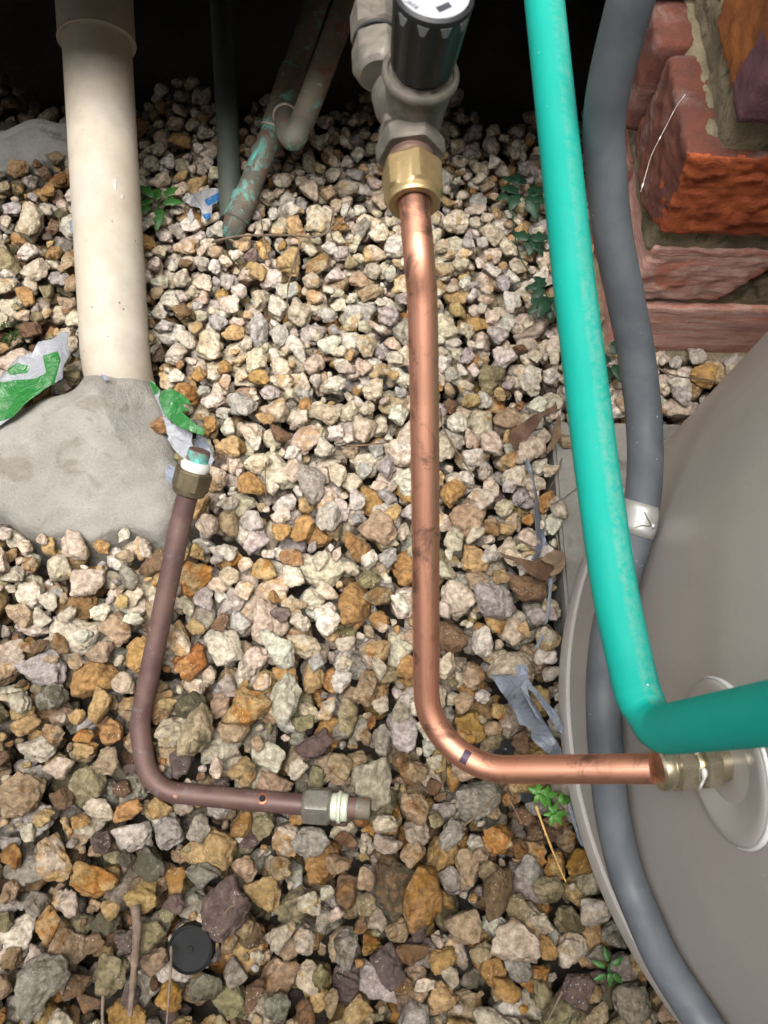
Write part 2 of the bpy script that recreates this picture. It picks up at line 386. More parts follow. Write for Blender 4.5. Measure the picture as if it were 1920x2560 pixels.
M['brick_pale'] = mk_brick('pale_washed_brick', (.56, .215, .145), (.48, .20, .155), (.62, .46, .41), .36)
M['brick_orange'] = mk_brick('chipped_orange_brick', (.46, .115, .038), (.27, .062, .026), (.34, .15, .08), .60)
M['brick_maroon'] = mk_brick('maroon_brick', (.155, .052, .036), (.11, .046, .036), (.22, .155, .135), .50)
M['brick_rust'] = mk_brick('rust_orange_brick', (.33, .115, .030), (.21, .074, .026), (.18, .07, .055), .66)
M['purple'] = mk_brick('purple_faced_brick', (.115, .052, .066), (.15, .07, .082), (.22, .13, .13), .60)
M['mortar'] = mk_concrete('sandy_mortar', (.27, .225, .15), (.15, .13, .082), (.05, .054, .027), 2.0, .004)
def mk_film(name, base, printcol):
    t = NT(name); co = t.tc(); p = t.attr('print', 'Fac')
    c = t.mix(t.ramp(p, .45, .55), t.mix(t.noise(co, 60, 3), tuple(x * .85 for x in base), tuple(min(1, x * 1.1) for x in base)), printcol)
    d = t.ramp(t.noise(co, 90, 5, .7), .58, .70); c = t.mix(t.math('MULTIPLY', d, .35), c, (.25, .22, .18))
    return t.fin(c, .26, 0, t.bump(t.noise(co, 70, 5, .6, 1.2), .7, .006), .5)
M['film_green'] = mk_film('printed_plastic_film', (.245, .258, .285), (.016, .13, .026))
M['film_grey'] = mk_film('grey_blue_film', (.165, .19, .235), (.10, .12, .14))
M['film_blue'] = mk_film('white_blue_film', (.26, .26, .27), (.02, .10, .24))
M['film_black'] = simple('black_film', (.012, .013, .015), .22)
def mk_leaf(name, a, b, rough):
    t = NT(name); co = t.tc(); n = t.noise(co, 90, 5, .65, .5)
    return t.fin(t.mix(t.ramp(n, .3, .7), a, b), rough, 0, t.bump(t.noise(co, 240, 4), .4, .001), .4)
M['dry_leaf'] = mk_leaf('dry_leaf', (.070, .037, .022), (.145, .085, .052), .7)
M['dry_pale'] = mk_leaf('pale_dry_leaf', (.20, .135, .075), (.09, .056, .032), .7)
M['leaf_bright'] = mk_leaf('bright_green_leaf', (.045, .155, .018), (.07, .215, .03), .40)
M['leaf_mid'] = mk_leaf('mid_green_leaf', (.018, .075, .012), (.03, .11, .018), .5)
M['leaf_dark'] = mk_leaf('dark_green_leaf', (.008, .034, .016), (.014, .050, .023), .5)
M['moss'] = mk_leaf('moss', (.02, .05, .008), (.06, .11, .02), .9)
M['twig'] = mk_leaf('twig', (.085, .058, .042), (.16, .12, .09), .85)
M['straw'] = mk_leaf('straw', (.42, .25, .075), (.50, .32, .12), .6)
M['cap_black'] = simple('black_rubber_cap', (.006, .0075, .008), .7, 0, .4, 90, .2, .25)
M['web'] = simple('cobweb_white', (.72, .70, .66), .8)
M['timber'] = simple('timber', (.045, .034, .026), .8, 0, .3, 15)
M['boards'] = simple('weatherboard', (.50, .48, .44), .7, 0, .1, 8)
M['sky_blocker'] = simple('grey_sky_blocker', (.21, .19, .17), .85, 0, .2, 6)

# ------------------------------------------------------------------ setting: ground, house over the crawl space, added sky-blocking wall
def surf(x, y):            # finished gravel level
    return -0.036 * np.clip((0.22 - y) / 0.37, 0, 1.6)
def ground_z(x, y):
    z = surf(x, y) - 0.056
    z = z + np.clip(y - .86, 0, 2) * .22                  # bank of rubble and soil under the house
    P = np.stack([x, y, 0 * x], -1)
    return z + .004 * snoise(P, 30, 1) + np.clip((y - .8) * 4, 0, 1) * (.022 * snoise(P, 14, 2) + .012 * snoise(P, 45, 3))
def grid_mesh(xs, ys, fz):
    X, Y = np.meshgrid(xs, ys); Z = fz(X, Y); V = np.stack([X, Y, Z], -1).reshape(-1, 3); nx = len(xs); ny = len(ys)
    i = (np.arange(ny - 1)[:, None] * nx + np.arange(nx - 1)[None, :]).ravel()
    return V, np.c_[i, i + 1, i + nx + 1, i + nx]
xs = np.r_[-60, -20, -8, -3, -1.5, np.linspace(-.9, .9, 110), 1.5, 3, 8, 20, 60]
ys = np.r_[-60, -20, -6, -2, -.9, np.linspace(-.5, 1.6, 130), 2, 2.6, 8, 20, 60]
V, Fc = grid_mesh(xs, ys, ground_z)
bed = link('gravel_bed', np_mesh('gravel_bed', V, Fc), M['soil']); tag(bed, kind='structure')
def box_mesh(name, lo, hi, mat, parent=None, bevel=0.0):
    bm = bmesh.new(); bmesh.ops.create_cube(bm, size=1.0)
    lo, hi = Vector(lo), Vector(hi)
    for v in bm.verts: v.co = Vector([lo[i] + (hi[i] - lo[i]) * (v.co[i] + .5) for i in range(3)])
    if bevel: bmesh.ops.bevel(bm, geom=bm.edges[:], offset=bevel, segments=2, affect='EDGES')
    me = bpy.data.meshes.new(name); bm.to_mesh(me); bm.free(); return link(name, me, mat, parent, False)
tag(box_mesh('house_floor', (-3, .70, .30), (.30, 4.5, .36), M['timber']), kind='structure')
tag(box_mesh('house_wall', (-3, .62, .29), (3, .70, 3.2), M['boards']), kind='structure')
tag(box_mesh('added_shade_beam', (-3, .705, .225), (.28, .78, .299), M['timber']), kind='structure')  # unseen beam added to darken the ground under the floor
tag(box_mesh('house_floor', (.302, .67, .302), (3, 4.5, .36), M['timber']), kind='structure')
tag(box_mesh('subfloor_wall', (-3, 3.0, -.2), (3, 3.1, .299), M['soil']), kind='structure')
tag(box_mesh('sky_blocker_wall', (-4, -.90, -.3), (4, -.85, 3.0), M['sky_blocker']), kind='structure')  # unseen wall added behind the camera to cut off low sky light

# ------------------------------------------------------------------ concrete footing round the drain pipe
foot_px = [(-150, 1020), (0, 1035), (110, 985), (215, 930), (300, 925), (368, 945), (400, 1010), (425, 1090), (455, 1170), (450, 1240), (440, 1295), (390, 1325), (300, 1335), (215, 1350), (120, 1330), (0, 1285), (-150, 1270)]
FOOT = np.array([pz(x, y, .012)[:2] for x, y in foot_px])
def inside_poly(X, Y, P):
    r = np.zeros(X.shape, bool); n = len(P)
    for i in range(n):
        x1, y1 = P[i]; x2, y2 = P[(i + 1) % n]
        c = ((y1 > Y) != (y2 > Y)) & (X < (x2 - x1) * (Y - y1) / (y2 - y1 + 1e-12) + x1); r ^= c
    return r
def dist_poly(X, Y, P):
    d = np.full(X.shape, 9.0); n = len(P)
    for i in range(n):
        a, b = P[i], P[(i + 1) % n]; ab = b - a
        t = np.clip(((X - a[0]) * ab[0] + (Y - a[1]) * ab[1]) / (ab @ ab), 0, 1)
        d = np.minimum(d, np.hypot(X - a[0] - t * ab[0], Y - a[1] - t * ab[1]))
    return d
def foot_z(X, Y):
    ins = inside_poly(X, Y, FOOT); d = dist_poly(X, Y, FOOT) * np.where(ins, 1, -1)
    P = np.stack([X, Y, 0 * X], -1)
    d = d + .004 * snoise(P, 60, 1) + .002 * snoise(P, 160, 2)
    ridge = .055 * np.exp(-((X + .255) / .16) ** 2) * np.clip((Y - .26) / .14, 0, 1)
    h = np.clip(d / .03, -1, 1); prof = np.where(h > 0, np.sqrt(np.clip(1 - (1 - h) ** 2, 0, 1)), h * 4)
    return -.004 + .020 * prof + ridge * np.clip(d / .05, 0, 1) + .003 * snoise(P, 35, 3) * np.clip(d / .02, 0, 1) + .0012 * snoise(P, 130, 0) + .0008 * snoise(P, 310, 2) * np.clip(d / .01, 0, 1)
x0, y0 = FOOT.min(0) - .03; x1, y1 = FOOT.max(0) + .03
V, Fc = grid_mesh(np.linspace(x0, x1, 150), np.linspace(y0, y1, 110), foot_z)
foot = link('concrete_footing', np_mesh('concrete_footing', V, Fc), M['footing'])
tag(foot, 'rough grey hand-formed concrete footing around the base of the cream drain pipe', 'footing')
# slab under the tank
S0 = pz(1378, 1052, .004); SLAB = [S0[0], .075, .62, S0[1]]
slab = box_mesh('slab', (SLAB[0], SLAB[1], -.05), (SLAB[2], SLAB[3], .004), M['slab'], None, .003); tag(slab, kind='structure')

# ------------------------------------------------------------------ gravel: every stone settled one by one on a height field
CELL = .003; GX0, GX1, GY0, GY1 = -.78, .76, -.42, 1.06
nx, ny = int((GX1 - GX0) / CELL), int((GY1 - GY0) / CELL)
gx = GX0 + (np.arange(nx) + .5) * CELL; gy = GY0 + (np.arange(ny) + .5) * CELL
HX, HY = np.meshgrid(gx, gy, indexing='ij')
hm = ground_z(HX, HY); owner = np.full((nx, ny), -1, np.int32); forbid = np.zeros((nx, ny), bool)
fz = np.where(inside_poly(HX, HY, FOOT) | (dist_poly(HX, HY, FOOT) < .02), foot_z(HX, HY), -9); hm = np.maximum(hm, fz)
forbid |= inside_poly(HX, HY, FOOT) & (dist_poly(HX, HY, FOOT) > .007)
sl = (HX > SLAB[0]) & (HX < SLAB[2]) & (HY > SLAB[1]) & (HY < SLAB[3]); hm[sl] = np.maximum(hm[sl], .004)
forbid |= (HX > SLAB[0] + .010) & (HX < SLAB[2]) & (HY > SLAB[1]) & (HY < SLAB[3] - .006)
tk = np.hypot(HX - TANK_C[0], HY - TANK_C[1]) < TANK_R - .022; hm[tk] = .5; forbid |= tk
PIER = np.array([.282, .462]); pr = (HX > PIER[0]) & (HY > PIER[1]) & (HY < PIER[1] + .25); hm[pr] = .5; forbid |= pr
def block_disc(p, r):
    m = np.hypot(HX - p[0], HY - p[1]) < r; hm[m] = .5
PVC_BASE = pd(291, 935, .80); block_disc(PVC_BASE, .036)
VERD_BASE = pz(592, 560, 0.0); block_disc(VERD_BASE, .011)
DARK_BASE = pz(577, 560, 0.0); block_disc(DARK_BASE + np.array([-.012, .03, 0]), .013)
# not seen from anywhere near the camera: skip
def in_view(x, y, m=90):
    u, v, z = proj((x, y, 0)); return -m < u < 1920 + m and -m < v < 2560 + m
bm = bmesh.new(); bmesh.ops.create_icosphere(bm, subdivisions=4, radius=1); bm.verts.ensure_lookup_table()
ICO4 = np.array([v.co[:] for v in bm.verts]); ICO4F = np.array([[v.index for v in f.verts] for f in bm.faces]); bm.free()
bm = bmesh.new(); bmesh.ops.create_icosphere(bm, subdivisions=3, radius=1)
ICO3 = np.array([v.co[:] for v in bm.verts]); ICO3F = np.array([[v.index for v in f.verts] for f in bm.faces]); bm.free()
bm = bmesh.new(); bmesh.ops.create_icosphere(bm, subdivisions=2, radius=1)
ICO2 = np.array([v.co[:] for v in bm.verts]); ICO2F = np.array([[v.index for v in f.verts] for f in bm.faces]); bm.free(); ICO2 /= np.linalg.norm(ICO2, axis=1)[:, None]
ICO4 /= np.linalg.norm(ICO4, axis=1)[:, None]; ICO3 /= np.linalg.norm(ICO3, axis=1)[:, None]
def make_shape():
    npl = rng.integers(9, 18); N = rng.standard_normal((npl, 3)); N /= np.linalg.norm(N, axis=1)[:, None]
    N = np.vstack([N, np.eye(3), -np.eye(3)]); h = np.r_[rng.uniform(.62, 1.0, npl), np.full(6, 1.0)]
    p = rng.uniform(12, 34); sc = np.array([1.0, rng.uniform(.68, .96), rng.uniform(.50, .78)])
    ks = [(rng.standard_normal((4, 3)), rng.uniform(0, 6.28, 4), f, a) for f, a in ((2.2, .07), (4.5, .055), (9, .042), (18, .028))]
    def gen(D):
        q = np.clip(D @ N.T / h, 0, None); r = (q ** p).sum(1) ** (-1 / p)
        for K, ph, f, a in ks:
            w = np.sin(D @ (K.T * f) + ph); r = r * (1 + a * (w.sum(1) / 2 - (np.abs(w).sum(1) - 2.4) * .35))
        return D * r[:, None] * sc
    a4, a3, a2 = gen(ICO4), gen(ICO3), gen(ICO2); k = 2.0 / (np.ptp(a4[:, 0]) * .55 + np.ptp(a4[:, 1]) * .45)
    return a4 * k, a3 * k, a2 * k
SHAPES = [make_shape() for _ in range(90)]
def rot(yaw, tilt, tdir, flip):
    a = np.array([math.cos(tdir), math.sin(tdir), 0]); c, s = math.cos(tilt), math.sin(tilt)
    K = np.array([[0, -a[2], a[1]], [a[2], 0, -a[0]], [-a[1], a[0], 0]]); Rt = np.eye(3) + s * K + (1 - c) * K @ K
    Ry = np.array([[math.cos(yaw), -math.sin(yaw), 0], [math.sin(yaw), math.cos(yaw), 0], [0, 0, 1]])
    Fl = np.diag([1, -1, -1]) if flip else np.eye(3); return Rt @ Ry @ Fl
SURF = surf(HX, HY)
CEIL = np.full((nx, ny), 9.0)                 # nothing may be heaped over the pipe lying on the stones
OLD_PATH = fillet([pd(500, 1125, .668), pd(455, 1290, .682), pd(400, 1560, .695), pd(348, 1810, .702), pd(372, 1975, .698), pd(520, 1990, .696), pd(760, 2012, .692), pd(925, 2022, .688)], [0, .03, .15, .06, .05, .06, .03, 0], .005)
for p in OLD_PATH:
    m = np.hypot(HX - p[0], HY - p[1]); u_ = proj(p); rr_ = .0155 if (u_[0] > 740 or u_[1] < 1260) else .0095
    CEIL = np.where(m < rr_, np.minimum(CEIL, p[2] - .2 * rr_), CEIL)
cp0 = pz(472, 2378, -.024); CEIL = np.where(np.hypot(HX - cp0[0], HY - cp0[1]) < .0195, np.minimum(CEIL, -.034), CEIL)
stones = []
def footprint(Vr):
    ix = np.floor(Vr[:, 0] / CELL).astype(int); iy = np.floor(Vr[:, 1] / CELL).astype(int)
    x0, y0 = ix.min(), iy.min(); w, h = ix.max() - x0 + 1, iy.max() - y0 + 1
    lo = np.full(w * h, 9.0); hi = np.full(w * h, -9.0); f = (ix - x0) * h + (iy - y0)
    np.minimum.at(lo, f, Vr[:, 2]); np.maximum.at(hi, f, Vr[:, 2]); ok = lo < 8
    c = np.nonzero(ok)[0]; return x0 + c // h, y0 + c % h, lo[ok], hi[ok]
def settle(size, cands, shape=None, tilt=None, anyplace=False, limit=None):
    k = int(rng.integers(len(SHAPES))) if shape is None else shape
    R3 = rot(rng.uniform(0, 6.28), abs(rng.normal(0, .36)) if tilt is None else tilt, rng.uniform(0, 6.28), rng.random() < .5)
    Vr = SHAPES[k][1] @ R3.T * (size / 2)
    dx, dy, lo, hi = footprint(Vr); best = None
    for (x, y) in cands:
        ci, cj = int((x - GX0) / CELL), int((y - GY0) / CELL); I, J = ci + dx, cj + dy
        if I.min() < 0 or J.min() < 0 or I.max() >= nx or J.max() >= ny: continue
        if forbid[ci, cj] and not anyplace: continue
        d = hm[I, J] - lo; z = d.max()
        if (z + hi > CEIL[I, J]).any(): continue
        sc = z + hi.max() * .6 - SURF[ci, cj]
        if best is None or sc < best[0]: best = (sc, z, I, J, ci, cj)
    if best is None or best[1] > .2: return None
    if limit and best[0] > limit + size * .12: return None
    sc, z, I, J, ci, cj = best; z -= .0012
    top = z + hi; up = top > hm[I, J]; owner[I[up], J[up]] = len(stones); hm[I[up], J[up]] = top[up]
    s = dict(pos=np.array([GX0 + (ci + 0.0) * CELL, GY0 + (cj + 0.0) * CELL, z]), R=R3, k=k, size=size); stones.append(s); return s
free = np.argwhere(~forbid & (HY < .93)); keep = np.array([in_view(gx[i], gy[j]) for i, j in free[::1]]) if False else None
U, Vv, Zz = proj(np.stack([HX, HY, 0 * HX], -1))
vis = (U > -420) & (U < 2030) & (Vv > -60) & (Vv < 2900) & ~forbid & (HY < .80 + .02 * np.sin(HX * 23) + .015 * np.sin(HX * 57 + 1))
free = np.argwhere(vis); FX = gx[free[:, 0]]; FY = gy[free[:, 1]]
def size_at(y):
    base = np.interp(y, [-.2, .1, .4, .7], [.0305, .0258, .0212, .0190])
    return base * float(np.clip(rng.lognormal(-.06, .28), .42, 1.65))
area = len(free) * CELL * CELL
N_ST = int(area / .00008)
for i in range(N_ST):
    c = rng.integers(0, len(FX), 14); y = FY[c[0]]
    c = [q for q in c if abs(FY[q] - y) < .3]
    settle(size_at(y), [(FX[q], FY[q]) for q in c], limit=.009)
for i in range(int(area / .00021)):              # chips and grit down in the gaps
    c = rng.integers(0, len(FX), 26)
    settle(float(rng.uniform(.007, .0125)), [(FX[q], FY[q]) for q in c], limit=-.002)
# a few stones picked out in the photo: (px, py, size m, colour kind)
HERO = [(1045, 2215, .046, 'ochre'), (1240, 1490, .040, 'lilac'), (800, 1225, .038, 'grey'), (690, 1635, .036, 'white'), (115, 2440, .046, 'grey'),
        (560, 2265, .044, 'maroon'), (955, 1320, .034, 'tan'), (1320, 1130, .034, 'cream'), (700, 1740, .038, 'white'), (640, 1780, .040, 'ochre2'),
        (1240, 2250, .036, 'brown'), (1310, 2330, .040, 'cream'), (500, 1800, .038, 'tan'), (850, 1290, .030, 'lilac')]
for hx, hy, s, kind in HERO:
    p = pz(hx, hy, 0.0); st = settle(s, [(p[0] + a, p[1] + b) for a in (-.006, 0, .006) for b in (-.006, 0, .006)], None, .15)
    if st: st['kind'] = kind
EXTRA = [(400, 1078, .020, 'tan'), (1428, 1092, .020, 'tan'), (1535, 1090, .018, 'grey'), (1390, 1270, .022, 'cream'), (1352, 1210, .019, 'cream'), (385, 845, .020, 'olive'), (180, 935, .018, 'olive'), (190, 868, .016, 'cream'),
         (1560, 1010, .022, 'tan'), (1620, 980, .026, 'cream'), (1700, 950, .024, 'white'), (1760, 935, .026, 'ochre'), (1700, 1000, .022, 'lilac'), (1830, 930, .022, 'cream')]
for hx, hy, s, kind in EXTRA:
    p = pz(hx, hy, .012); st = settle(s, [(p[0] + a, p[1] + b) for a in (-.003, 0, .003) for b in (-.003, 0, .003)], None, .1, True)
    if st: st['kind'] = kind
def maxfilt(A, k):
    B = A.copy()
    for ax in (0, 1):
        C_ = B.copy()
        for d in range(1, k + 1): C_ = np.maximum(C_, np.roll(B, d, ax)); C_ = np.maximum(C_, np.roll(B, -d, ax))
        B = C_
    return B
HM2 = maxfilt(np.where(hm > .2, -.02, hm), 2)
def hz(x, y, A=None):
    A = HM2 if A is None else A
    i = int(np.clip((x - GX0) / CELL, 0, nx - 1)); j = int(np.clip((y - GY0) / CELL, 0, ny - 1)); return float(A[i, j])
def pg(x, y, lift=0.0):                 # the spot on the gravel seen at a pixel
    z = 0.0
    for _ in range(6):
        p = pz(x, y, z + lift); z = .5 * z + .5 * hz(p[0], p[1])
    return pz(x, y, z + lift)
# colours of the stone kinds (linear base colours)
PAL = {'cream': ((.58, .505, .40), (.52, .37, .195)), 'white': ((.64, .595, .52), (.58, .50, .40)), 'lilac': ((.44, .405, .38), (.58, .53, .475)),
       'ochre': ((.42, .25, .095), (.33, .145, .040)), 'ochre2': ((.47, .33, .16), (.42, .20, .05)), 'tan': ((.40, .305, .20), (.29, .165, .07)),
       'brown': ((.185, .115, .065), (.27, .15, .065)), 'maroon': ((.145, .105, .095), (.24, .185, .155)), 'olive': ((.285, .245, .145), (.15, .125, .06)), 'grey': ((.33, .30, .255), (.22, .19, .15)),
       'red': ((.40, .10, .04), (.30, .08, .035))}
KIN = ['cream', 'white', 'lilac', 'ochre', 'ochre2', 'tan', 'brown', 'maroon', 'olive', 'grey']
P_UP = np.array([.46, .20, .13, .04, .08, .06, .006, .004, .01, .01]); P_LO = np.array([.17, .06, .05, .085, .14, .18, .075, .025, .085, .13])
# colours noted at places in the photograph (display pixels of a 1659-wide view)
PAINT = {'ochre': [(600, 530), (660, 860), (520, 940), (540, 810), (460, 610), (690, 1140), (225, 1585), (200, 1430), (540, 1040), (290, 1455), (760, 1280), (790, 1060), (640, 1460), (920, 1900), (110, 685), (945, 2070), (420, 840), (1265, 1870), (1085, 1880), (20, 1830), (355, 1820), (390, 1890)],
         'brown': [(590, 945), (990, 870), (340, 1210), (1080, 820), (370, 700), (1110, 1880), (940, 1925), (1165, 1290), (1160, 1780), (490, 1360), (200, 2070), (250, 1720)],
         'maroon': [(740, 550), (390, 1330), (690, 1580), (350, 1890), (930, 2010), (370, 1930), (540, 1540), (730, 2110), (1050, 1960)],
         'white': [(840, 640), (995, 725), (1010, 1020), (500, 1090), (1000, 1230), (1040, 1370), (830, 1310), (610, 1070), (830, 600), (370, 780), (590, 1490), (520, 640), (780, 850), (55, 1990), (390, 1950)],
         'lilac': [(830, 740), (1000, 1080), (1080, 1000), (640, 830), (850, 560), (1090, 1300), (820, 950), (700, 540), (850, 1000), (1040, 1930), (960, 1840)],
         'olive': [(670, 1500), (30, 660), (750, 1370), (680, 1660), (930, 1760), (30, 700), (860, 1720), (230, 2010), (640, 1990)]}
def pixel_owner(X, Y):
    p = pg(X * 1.1573, Y * 1.1573); i, j = int((p[0] - GX0) / CELL), int((p[1] - GY0) / CELL)
    return int(owner[i, j]) if 0 <= i < nx and 0 <= j < ny else -1
for kind, L in PAINT.items():
    for X, Y in L:
        k = pixel_owner(X, Y)
        if k >= 0 and 'kind' not in stones[k]: stones[k]['kind'] = kind
WETC = [pz(1250, 2150, 0), pz(900, 2080, 0), pz(1330, 2000, 0), pz(800, 2400, 0)]
def finish(s):
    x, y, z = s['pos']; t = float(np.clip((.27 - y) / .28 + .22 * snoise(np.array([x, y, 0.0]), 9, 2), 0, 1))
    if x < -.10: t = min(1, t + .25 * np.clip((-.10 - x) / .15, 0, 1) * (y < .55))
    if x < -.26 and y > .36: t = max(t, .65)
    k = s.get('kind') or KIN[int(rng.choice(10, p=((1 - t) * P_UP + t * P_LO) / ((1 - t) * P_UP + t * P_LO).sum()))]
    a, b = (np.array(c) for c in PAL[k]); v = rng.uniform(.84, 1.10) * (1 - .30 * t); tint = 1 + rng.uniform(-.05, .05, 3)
    w = 0.0
    for c in WETC: w = max(w, float(np.clip(1.25 - np.hypot(x - c[0], y - c[1]) / .15, 0, 1)))
    w = w * float(rng.random() < .75) * rng.uniform(.5, 1)
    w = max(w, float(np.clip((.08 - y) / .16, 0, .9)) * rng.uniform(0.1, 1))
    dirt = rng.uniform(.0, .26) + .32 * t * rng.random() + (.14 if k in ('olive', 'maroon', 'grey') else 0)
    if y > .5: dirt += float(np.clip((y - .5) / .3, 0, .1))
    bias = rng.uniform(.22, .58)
    if y > .60:                                       # stones coloured darker to add to the shade under the floor
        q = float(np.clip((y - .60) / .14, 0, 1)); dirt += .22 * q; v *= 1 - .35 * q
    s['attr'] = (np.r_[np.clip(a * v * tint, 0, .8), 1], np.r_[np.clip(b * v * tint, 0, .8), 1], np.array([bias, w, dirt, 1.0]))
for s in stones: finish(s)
# what each stone shows from about the camera
zid = owner; wgt = np.where(vis, (.73 / np.maximum(Zz, .3)) ** 2, 0)
score = np.bincount(np.where(zid >= 0, zid, len(stones)).ravel(), weights=wgt.ravel(), minlength=len(stones) + 1)[:len(stones)]
for i, s in enumerate(stones):
    u, v, z = proj(s['pos']); behind = 0
    if not (-40 < u < 1960 and -40 < v < 2600): score[i] *= .02
    if s['pos'][1] > .66: score[i] *= .3
order = np.argsort(-score); rank = np.empty(len(stones), int); rank[order] = np.arange(len(stones))
def stone_attrs(me, Vl, at, off):
    n = len(Vl); vattr(me, 'sco', 'FLOAT_VECTOR', Vl + off); vattr(me, 'col_a', 'FLOAT_COLOR', np.tile(at[0], (n, 1)))
    vattr(me, 'col_b', 'FLOAT_COLOR', np.tile(at[1], (n, 1))); vattr(me, 'mixes', 'FLOAT_COLOR', np.tile(at[2], (n, 1)))
bulk = dict(V=[], F=[], S=[], A=[], B=[], X=[]); nb = 0
for i, s in enumerate(stones):
    off = rng.uniform(-3, 3, 3)
    if rank[i] < 300:
        Vl = SHAPES[s['k']][0] @ s['R'].T * (s['size'] / 2)
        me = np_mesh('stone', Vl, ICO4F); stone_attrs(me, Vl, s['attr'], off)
        o = link('stone', me, M['stone'], bed); o.location = Vector(s['pos'])
    else:
        hi = score[i] > 1.0
        B_, F_ = (SHAPES[s['k']][0], ICO4F) if hi and rank[i] < 1000 else ((SHAPES[s['k']][1], ICO3F) if hi and rank[i] < 3000 else (SHAPES[s['k']][2], ICO2F))
        Vl = B_ @ s['R'].T * (s['size'] / 2); n = len(Vl)
        bulk['V'].append(Vl + s['pos']); bulk['F'].append(F_ + nb); bulk['S'].append(Vl + off)
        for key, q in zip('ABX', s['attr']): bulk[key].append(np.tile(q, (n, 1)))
        nb += n
me = np_mesh('gravel', np.vstack(bulk['V']), np.vstack(bulk['F']))
vattr(me, 'sco', 'FLOAT_VECTOR', np.vstack(bulk['S'])); vattr(me, 'col_a', 'FLOAT_COLOR', np.vstack(bulk['A']))
vattr(me, 'col_b', 'FLOAT_COLOR', np.vstack(bulk['B'])); vattr(me, 'mixes', 'FLOAT_COLOR', np.vstack(bulk['X']))
gr = link('gravel', me, M['stone'], bed); tag(gr, kind='stuff')
print('level', (hm[vis] - SURF[vis]).mean(), (hm[vis] - SURF[vis]).std())
print('stones', len(stones), 'bulk tris', sum(len(f) for f in bulk['F']))

# ------------------------------------------------------------------ brick pier
pier = empty('brick_pier', (PIER[0], PIER[1], 0), 'old red brick pier with sandy mortar behind the grey hose and the tank', 'brick pier')
def pn(P, f, o=0.0):
    return np.array([mnoise.noise(Vector((p[0] * f + o, p[1] * f, p[2] * f))) for p in P])
def rough_brick(name, lo, hi, mat, seed, chip=None, amp=.0016, mat2=None, face2=None):
    lo, hi = np.array(lo), np.array(hi); nseg = np.maximum(2, ((hi - lo) / .008).astype(int))
    bm = bmesh.new(); bmesh.ops.create_cube(bm, size=1.0)
    bmesh.ops.subdivide_edges(bm, edges=bm.edges[:], cuts=34 if chip else 15, use_grid_fill=True)
    V = np.array([v.co[:] for v in bm.verts]) + .5; P = lo + V * (hi - lo)
    c = (lo + hi) / 2; e = (hi - lo) / 2; r = .006                       # rounded, worn arrises
    q = np.clip(P - c, -(e - r), e - r); d = (P - c) - q; L = np.linalg.norm(d, axis=1)[:, None]
    dn = np.where(L > 1e-9, d / np.maximum(L, 1e-9), 0); P = c + q + dn * np.minimum(L, r)
    nrm = np.where(L > 1e-9, dn, 0); P = P + nrm * (amp * 1.3 * pn(P, 70, seed) + amp * .8 * pn(P, 190, seed * 2.0))[:, None]
    if chip is not None: P = chip(P, lo, hi)
    for v, p in zip(bm.verts, P): v.co = p
    me = bpy.data.meshes.new(name); bm.to_mesh(me); bm.free(); o = link(name, me, mat, pier)
    if mat2:
        me.materials.append(mat2)
        for p in me.polygons:
            if face2(p.center, p.normal): p.material_index = 1
    return o
FY0 = PIER[1]
c1 = py(1512, 888, FY0); c2 = py(1590, 752, FY0); c3 = py(1645, 575, FY0); c4 = py(1846, 296, FY0 - .004)
t1 = py(1750, 768, FY0)[2]; t2 = py(1750, 622, FY0)[2]; b2 = py(1700, 756, FY0)[2]; b3 = py(1750, 585, FY0)[2]; t3 = py(1850, 385, FY0)[2]; b4 = py(1880, 305, FY0)[2]
print('courses', c1, t1, b2, t2, b3, t3, b4)
rough_brick('brick', (c1[0], FY0, -.02), (c1[0] + .235, FY0 + .11, t1), M['brick_pale'], 1)
rough_brick('brick', (c1[0] - .004, FY0 + .12, -.02), (c1[0] + .2, FY0 + .23, t1), M['brick'], 2)
def chip2(P, lo, hi):
    P = P.copy(); d = (P[:, 0] - (hi[0] - .045)) / .045 - (P[:, 2] - lo[2]) / (hi[2] - lo[2]); m = d > 0
    P[m, 1] += .016 * np.clip(d[m] * 4, 0, 1) * (P[m, 1] < FY0 + .02); return P
rough_brick('brick', (c2[0] - .012, FY0 + .001, b2), (c2[0] + .125, FY0 + .11, t2), M['brick_pale'], 3, chip2)
rough_brick('brick', (c2[0] + .137, FY0 + .002, b2), (c2[0] + .25, FY0 + .11, t2), M['brick'], 0)
rough_brick('brick', (c2[0] - .014, FY0 + .12, b2), (c2[0] + .2, FY0 + .23, t2), M['brick'], 4)
X3 = py(1640, 545, FY0)[0]
def chip3(P, lo, hi):       # spalled front corner of the third course
    P = P.copy(); fr = np.clip((lo[1] + .03 - P[:, 1]) / .03, 0, 1)
    edge = np.clip(1 - (P[:, 0] - lo[0]) / .05 - (P[:, 2] - lo[2]) / .10, 0, 1)
    P[:, 0] += fr * edge * .016; P[:, 1] += fr * (.0025 + .0034 * np.abs(pn(P, 60)) + .0018 * pn(P, 150, 2) + .0011 * pn(P, 380, 3)); return P
rough_brick('brick', (X3 - .004, FY0 - .006, b3), (X3 + .23, FY0 + .104, t3), M['brick_maroon'], 5, chip3, .0018, M['brick_orange'], lambda c, n: c.y < FY0 + .016 and (n.y < -.5))
rough_brick('brick', (X3 - .012, FY0 + .113, b3), (X3 + .2, FY0 + .225, t3), M['brick_maroon'], 6)
rough_brick('brick', (c4[0], FY0 - .006, b4), (c4[0] + .23, FY0 + .104, b4 + .076), M['brick_rust'], 7, None, .002, M['purple'], lambda c, n: c.y < FY0 + .03 and c.z - (b4) < .05)
rough_brick('brick', (c4[0] + .004, FY0 + .112, b4), (c4[0] + .2, FY0 + .225, b4 + .076), M['brick_rust'], 8)
